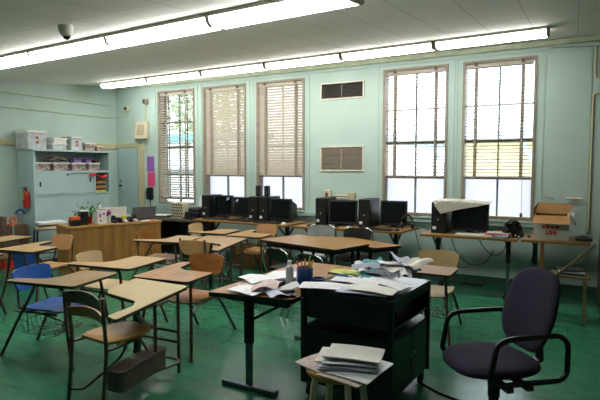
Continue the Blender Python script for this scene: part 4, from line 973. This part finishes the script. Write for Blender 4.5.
lst = [('pink edged bottom worksheet sticking out left', -1.08, 2.24, 42, .22, .29, PAPERP), ('orange edged folder sticking out to the right', -.94, 2.21, -38, .23, .30, mat('orange folder', 'c9b5a6', .7)), ('grey clear sleeve at the far right', -.915, 2.235, -34, .22, .29, CLEARP),
       ('white stack middle sheet', -1.0, 2.26, -8, .27, .22, PAPERB), ('bluish middle sheet', -.985, 2.26, -12, .27, .21, PAPERB), ('cream sheet upper left', -1.02, 2.29, -14, .27, .20, PAPERC), ('bluish packet below the top one', -.98, 2.27, -10, .27, .20, PAPER), ('top curled packet', -.97, 2.29, -18, .28, .19, PAPERC)]
for k, (l_, x, y, r_, a, b, m) in enumerate(lst):
    o = MB().sheet(lambda u, v: ((u-.5)*a, (v-.5)*b, .004*math.sin(PI*u)+(.012*(v-.5)**2*4 if k == 7 else 0)), 8, 6, .005).build('paper_packet', m, smooth=True)
    o.location = (x+.035, y, SH+.004+.0075*k); o.rotation_euler = (0, 0, R(r_+28)); tag(o, 'paper packet on the stool, '+l_, 'papers', gs)

# ---------------------------------------------------------------- office chair
OX, OY, ORZ = -.37, 3.08, 0
t = thing('office_chair', 'dark fabric office chair with black loop arms at right', 'chair', (OX, OY, 0), 0)
FD = 130   # facing (local +Y) rotation
t.rotation_euler = (0, 0, R(FD))
sz = .47
def cushion(u, v, sgn):
    pass
def superpad(cx, cy, cz_, a, b, h, n=2.6, M=None, seg=36, rings=8):
    mb = MB(); rows = []
    for i in range(-rings, rings+1):
        ph = PI/2*i/rings; k = abs(math.cos(ph))**.45 if abs(i) < rings else 0.02; zz = h*math.sin(ph)
        row = []
        for j in range(seg):
            th = 2*PI*j/seg; c, s_ = math.cos(th), math.sin(th)
            x = a*k*math.copysign(abs(c)**(2/n), c); y = b*k*math.copysign(abs(s_)**(2/n), s_)
            p = Vector((x, y, zz))
            if M: p = M(p)
            row.append(mb.bm.verts.new((p.x+cx, p.y+cy, p.z+cz_)))
        rows.append(row)
    for A, B in zip(rows, rows[1:]):
        for j in range(seg): mb.bm.faces.new((A[j], A[(j+1) % seg], B[(j+1) % seg], B[j]))
    mb.bm.faces.new(rows[0][::-1]); mb.bm.faces.new(rows[-1]); return mb
superpad(0, .03, sz-.005, .245, .255, .045, M=lambda p: Vector((p.x, p.y, p.z-(.35*max(0, p.y-.12)**2)*2+.15*p.x*p.x))).build('seat', FABRIC, t, smooth=True)
def bmap(p):  # x across, y vertical, z thickness
    wv = 1-.10*(p.y/.25) if p.y > 0 else 1+.12*(p.y/.25)
    return Vector((p.x*wv, -.0-p.z-.14*(p.y/.25)*.5+.9*p.x*p.x*.7, p.y))
superpad(0, -.245, .76, .225, .235, .035, M=bmap, n=3.2).build('backrest', FABRIC, t, smooth=True)
for sx in (-1, 1):
    x = sx*.265
    loop = [(x, .20, sz-.02), (x, .16, sz+.19), (x, .09, sz+.215), (x, -.22, sz+.215), (x, -.27, sz+.17), (x, -.27, sz-.0), (x, -.23, sz-.035), (x, .14, sz-.035)]
    P = [Vector(p) for p in loop]; out = []; n = len(P)
    for i in range(n):
        p, a, b = P[i], P[i-1], P[(i+1) % n]; rr = min(.045, (a-p).length*.45, (b-p).length*.45)
        A = p+(a-p).normalized()*rr; B = p+(b-p).normalized()*rr
        for k in range(4): u = k/3; out.append(A*(1-u)**2+p*2*u*(1-u)+B*u*u)
    MB().tube(out, .015, 12, closed=True).build('armrest', mat('glossy black arm', '0c0d10', .25), t, smooth=True)
MB().box(-.275, .275, -.06, -.02, sz-.075, sz-.05).box(-.275, .275, .06, .1, sz-.075, sz-.05).build('seat_plate', BLACKM, t)
MB().bar((0, -.15, sz-.06), (0, -.30, sz-.02), .06, .012).bar((0, -.30, sz-.02), (0, -.275, sz+.25), .06, .012).build('back_bracket', BLACKM, t)
MB().lathe([(.03, .09), (.03, .25), (.035, .25), (.035, sz-.06)], 16).build('gas_column', BLACK, t, smooth=True)
MB().tube([(.05, .05, sz-.07), (.2, .1, sz-.09)], .006).build('tilt_lever', BLACK, t)
for k in range(5):
    a = 2*PI*k/5+.3; e = Vector((.29*math.cos(a), .29*math.sin(a), .07))
    MB().tube([(0, 0, .11), e], .024, 10, r2=.014).build('base_spoke', BLACK, t, smooth=True)
    q = MB().box(e.x-.01, e.x+.01, e.y-.01, e.y+.01, .045, .07).build('caster', BLACK, t)
    MB().tube([(e.x-.02, e.y, .027), (e.x+.02, e.y, .027)], .027, 14).build('wheel', BLACK, q, smooth=True)

# ---------------------------------------------------------------- outside
gr = MB().box(-40, 25, YW+.3, 60, -.6, -.5).build('ground', CONC); gr['kind'] = 'structure'
t = thing('outside_building', 'pale yellow building with blue trim seen through right blinds', 'building', (0, 22, -.5))
MB().box(-4.6, 9, 0, 6, 0, 3.2).build('wall', mat('pale yellow stucco', 'd9c98f', .9), t); MB().box(-8, 9.5, -1.2, 6, 3.2, 3.5).build('roof_fascia', mat('blue fascia', '8fb4d4', .7), t)
for x in (-5.5, -2, 1.5): 
    MB().bar((x, -.9, 0), (x+1.6, -.9, 3.2), .16, .16).bar((x+1.8, -.9, 0), (x+.2, -.9, 3.2), .16, .16).build('brace', _m['blue fascia'], t)
t = thing('outside_canopy', 'teal covered walkway seen through the leftmost window', 'canopy', (-15, 17, -.5))
MB().box(-4, 4, -1, 1, 3.2, 3.45).build('roof', mat('teal roof', '4fa6b5', .6), t)
for x in (-3.8, 0, 3.8): MB().box(x-.08, x+.08, -.08, .08, 0, 3.2).build('post', WHITE, t)
t = thing('outside_tree', 'green tree seen through the leftmost window', 'tree', (-19.5, 24, -.5))
MB().tube([(0, 0, 0), (.1, 0, 2), (.3, .1, 4)], .25, 10, r2=.12).build('trunk', BROWNB, t, smooth=True)
random.seed(6); m = MB()
for k in range(700):
    v = Vector((random.gauss(0, 1), random.gauss(0, 1), random.gauss(0, .8))).normalized()*random.uniform(.5, 1)*2.6
    M = Matrix.Translation(v+Vector((0, 0, 5.4))) @ Matrix.Rotation(random.uniform(0, 6), 4, 'Z') @ Matrix.Rotation(random.uniform(-1, 1), 4, 'X')
    m.prism([(-.2, -.1), (.0, -.16), (.22, 0), (0, .16)], -.01, .01, M)
m.build('crown', mat('tree leaves', '86ab80', .7, var=.3), t)
t = thing('outside_shed', 'grey shed with slatted wall seen low in the leftmost window', 'shed', (-13.5, 14.5, -.5))
MB().box(-2.2, 2.2, 0, 2, 0, 1.9).build('wall', mat('grey shed wall', '8f979c', .8), t); MB().box(-2.3, 2.3, -.1, 2.1, 1.9, 2.0).build('roof', GREYS, t)

# ---------------------------------------------------------------- world, camera
wd = bpy.data.worlds.new('sky'); S.world = wd; wd.use_nodes = True; n = wd.node_tree.nodes; l = wd.node_tree.links
bg = n['Background']; tc = n.new('ShaderNodeTexCoord'); nz = n.new('ShaderNodeTexNoise'); nz.inputs['Scale'].default_value = 2.5; nz.inputs['Detail'].default_value = 5
rp = n.new('ShaderNodeValToRGB'); rp.color_ramp.elements[0].position = .4; rp.color_ramp.elements[0].color = (.72, .84, 1, 1); rp.color_ramp.elements[1].position = .6; rp.color_ramp.elements[1].color = (1, 1, 1, 1)
l.new(tc.outputs['Generated'], nz.inputs['Vector']); l.new(nz.outputs['Fac'], rp.inputs[0]); l.new(rp.outputs[0], bg.inputs[0]); bg.inputs[1].default_value = 5.5
sun = bpy.data.lights.new('sun', 'SUN'); so = bpy.data.objects.new('sun', sun); C.objects.link(so); sun.energy = 14; sun.angle = .01; so.rotation_euler = (R(38), 0, R(15)); sun.color = (1, .96, .9)

cam = bpy.data.cameras.new('camera'); co = bpy.data.objects.new('camera', cam); C.objects.link(co); S.camera = co
cam.sensor_width = 36; cam.lens = 36*502/600; co.location = (0, 0, 1.6); co.rotation_euler = (R(90-3.8), 0, R(28.5)); cam.clip_start = .05
S.view_settings.view_transform = 'Standard'; S.view_settings.look = 'None'; S.view_settings.gamma = 1; S.view_settings.use_curve_mapping = False
S.view_settings.exposure = .3
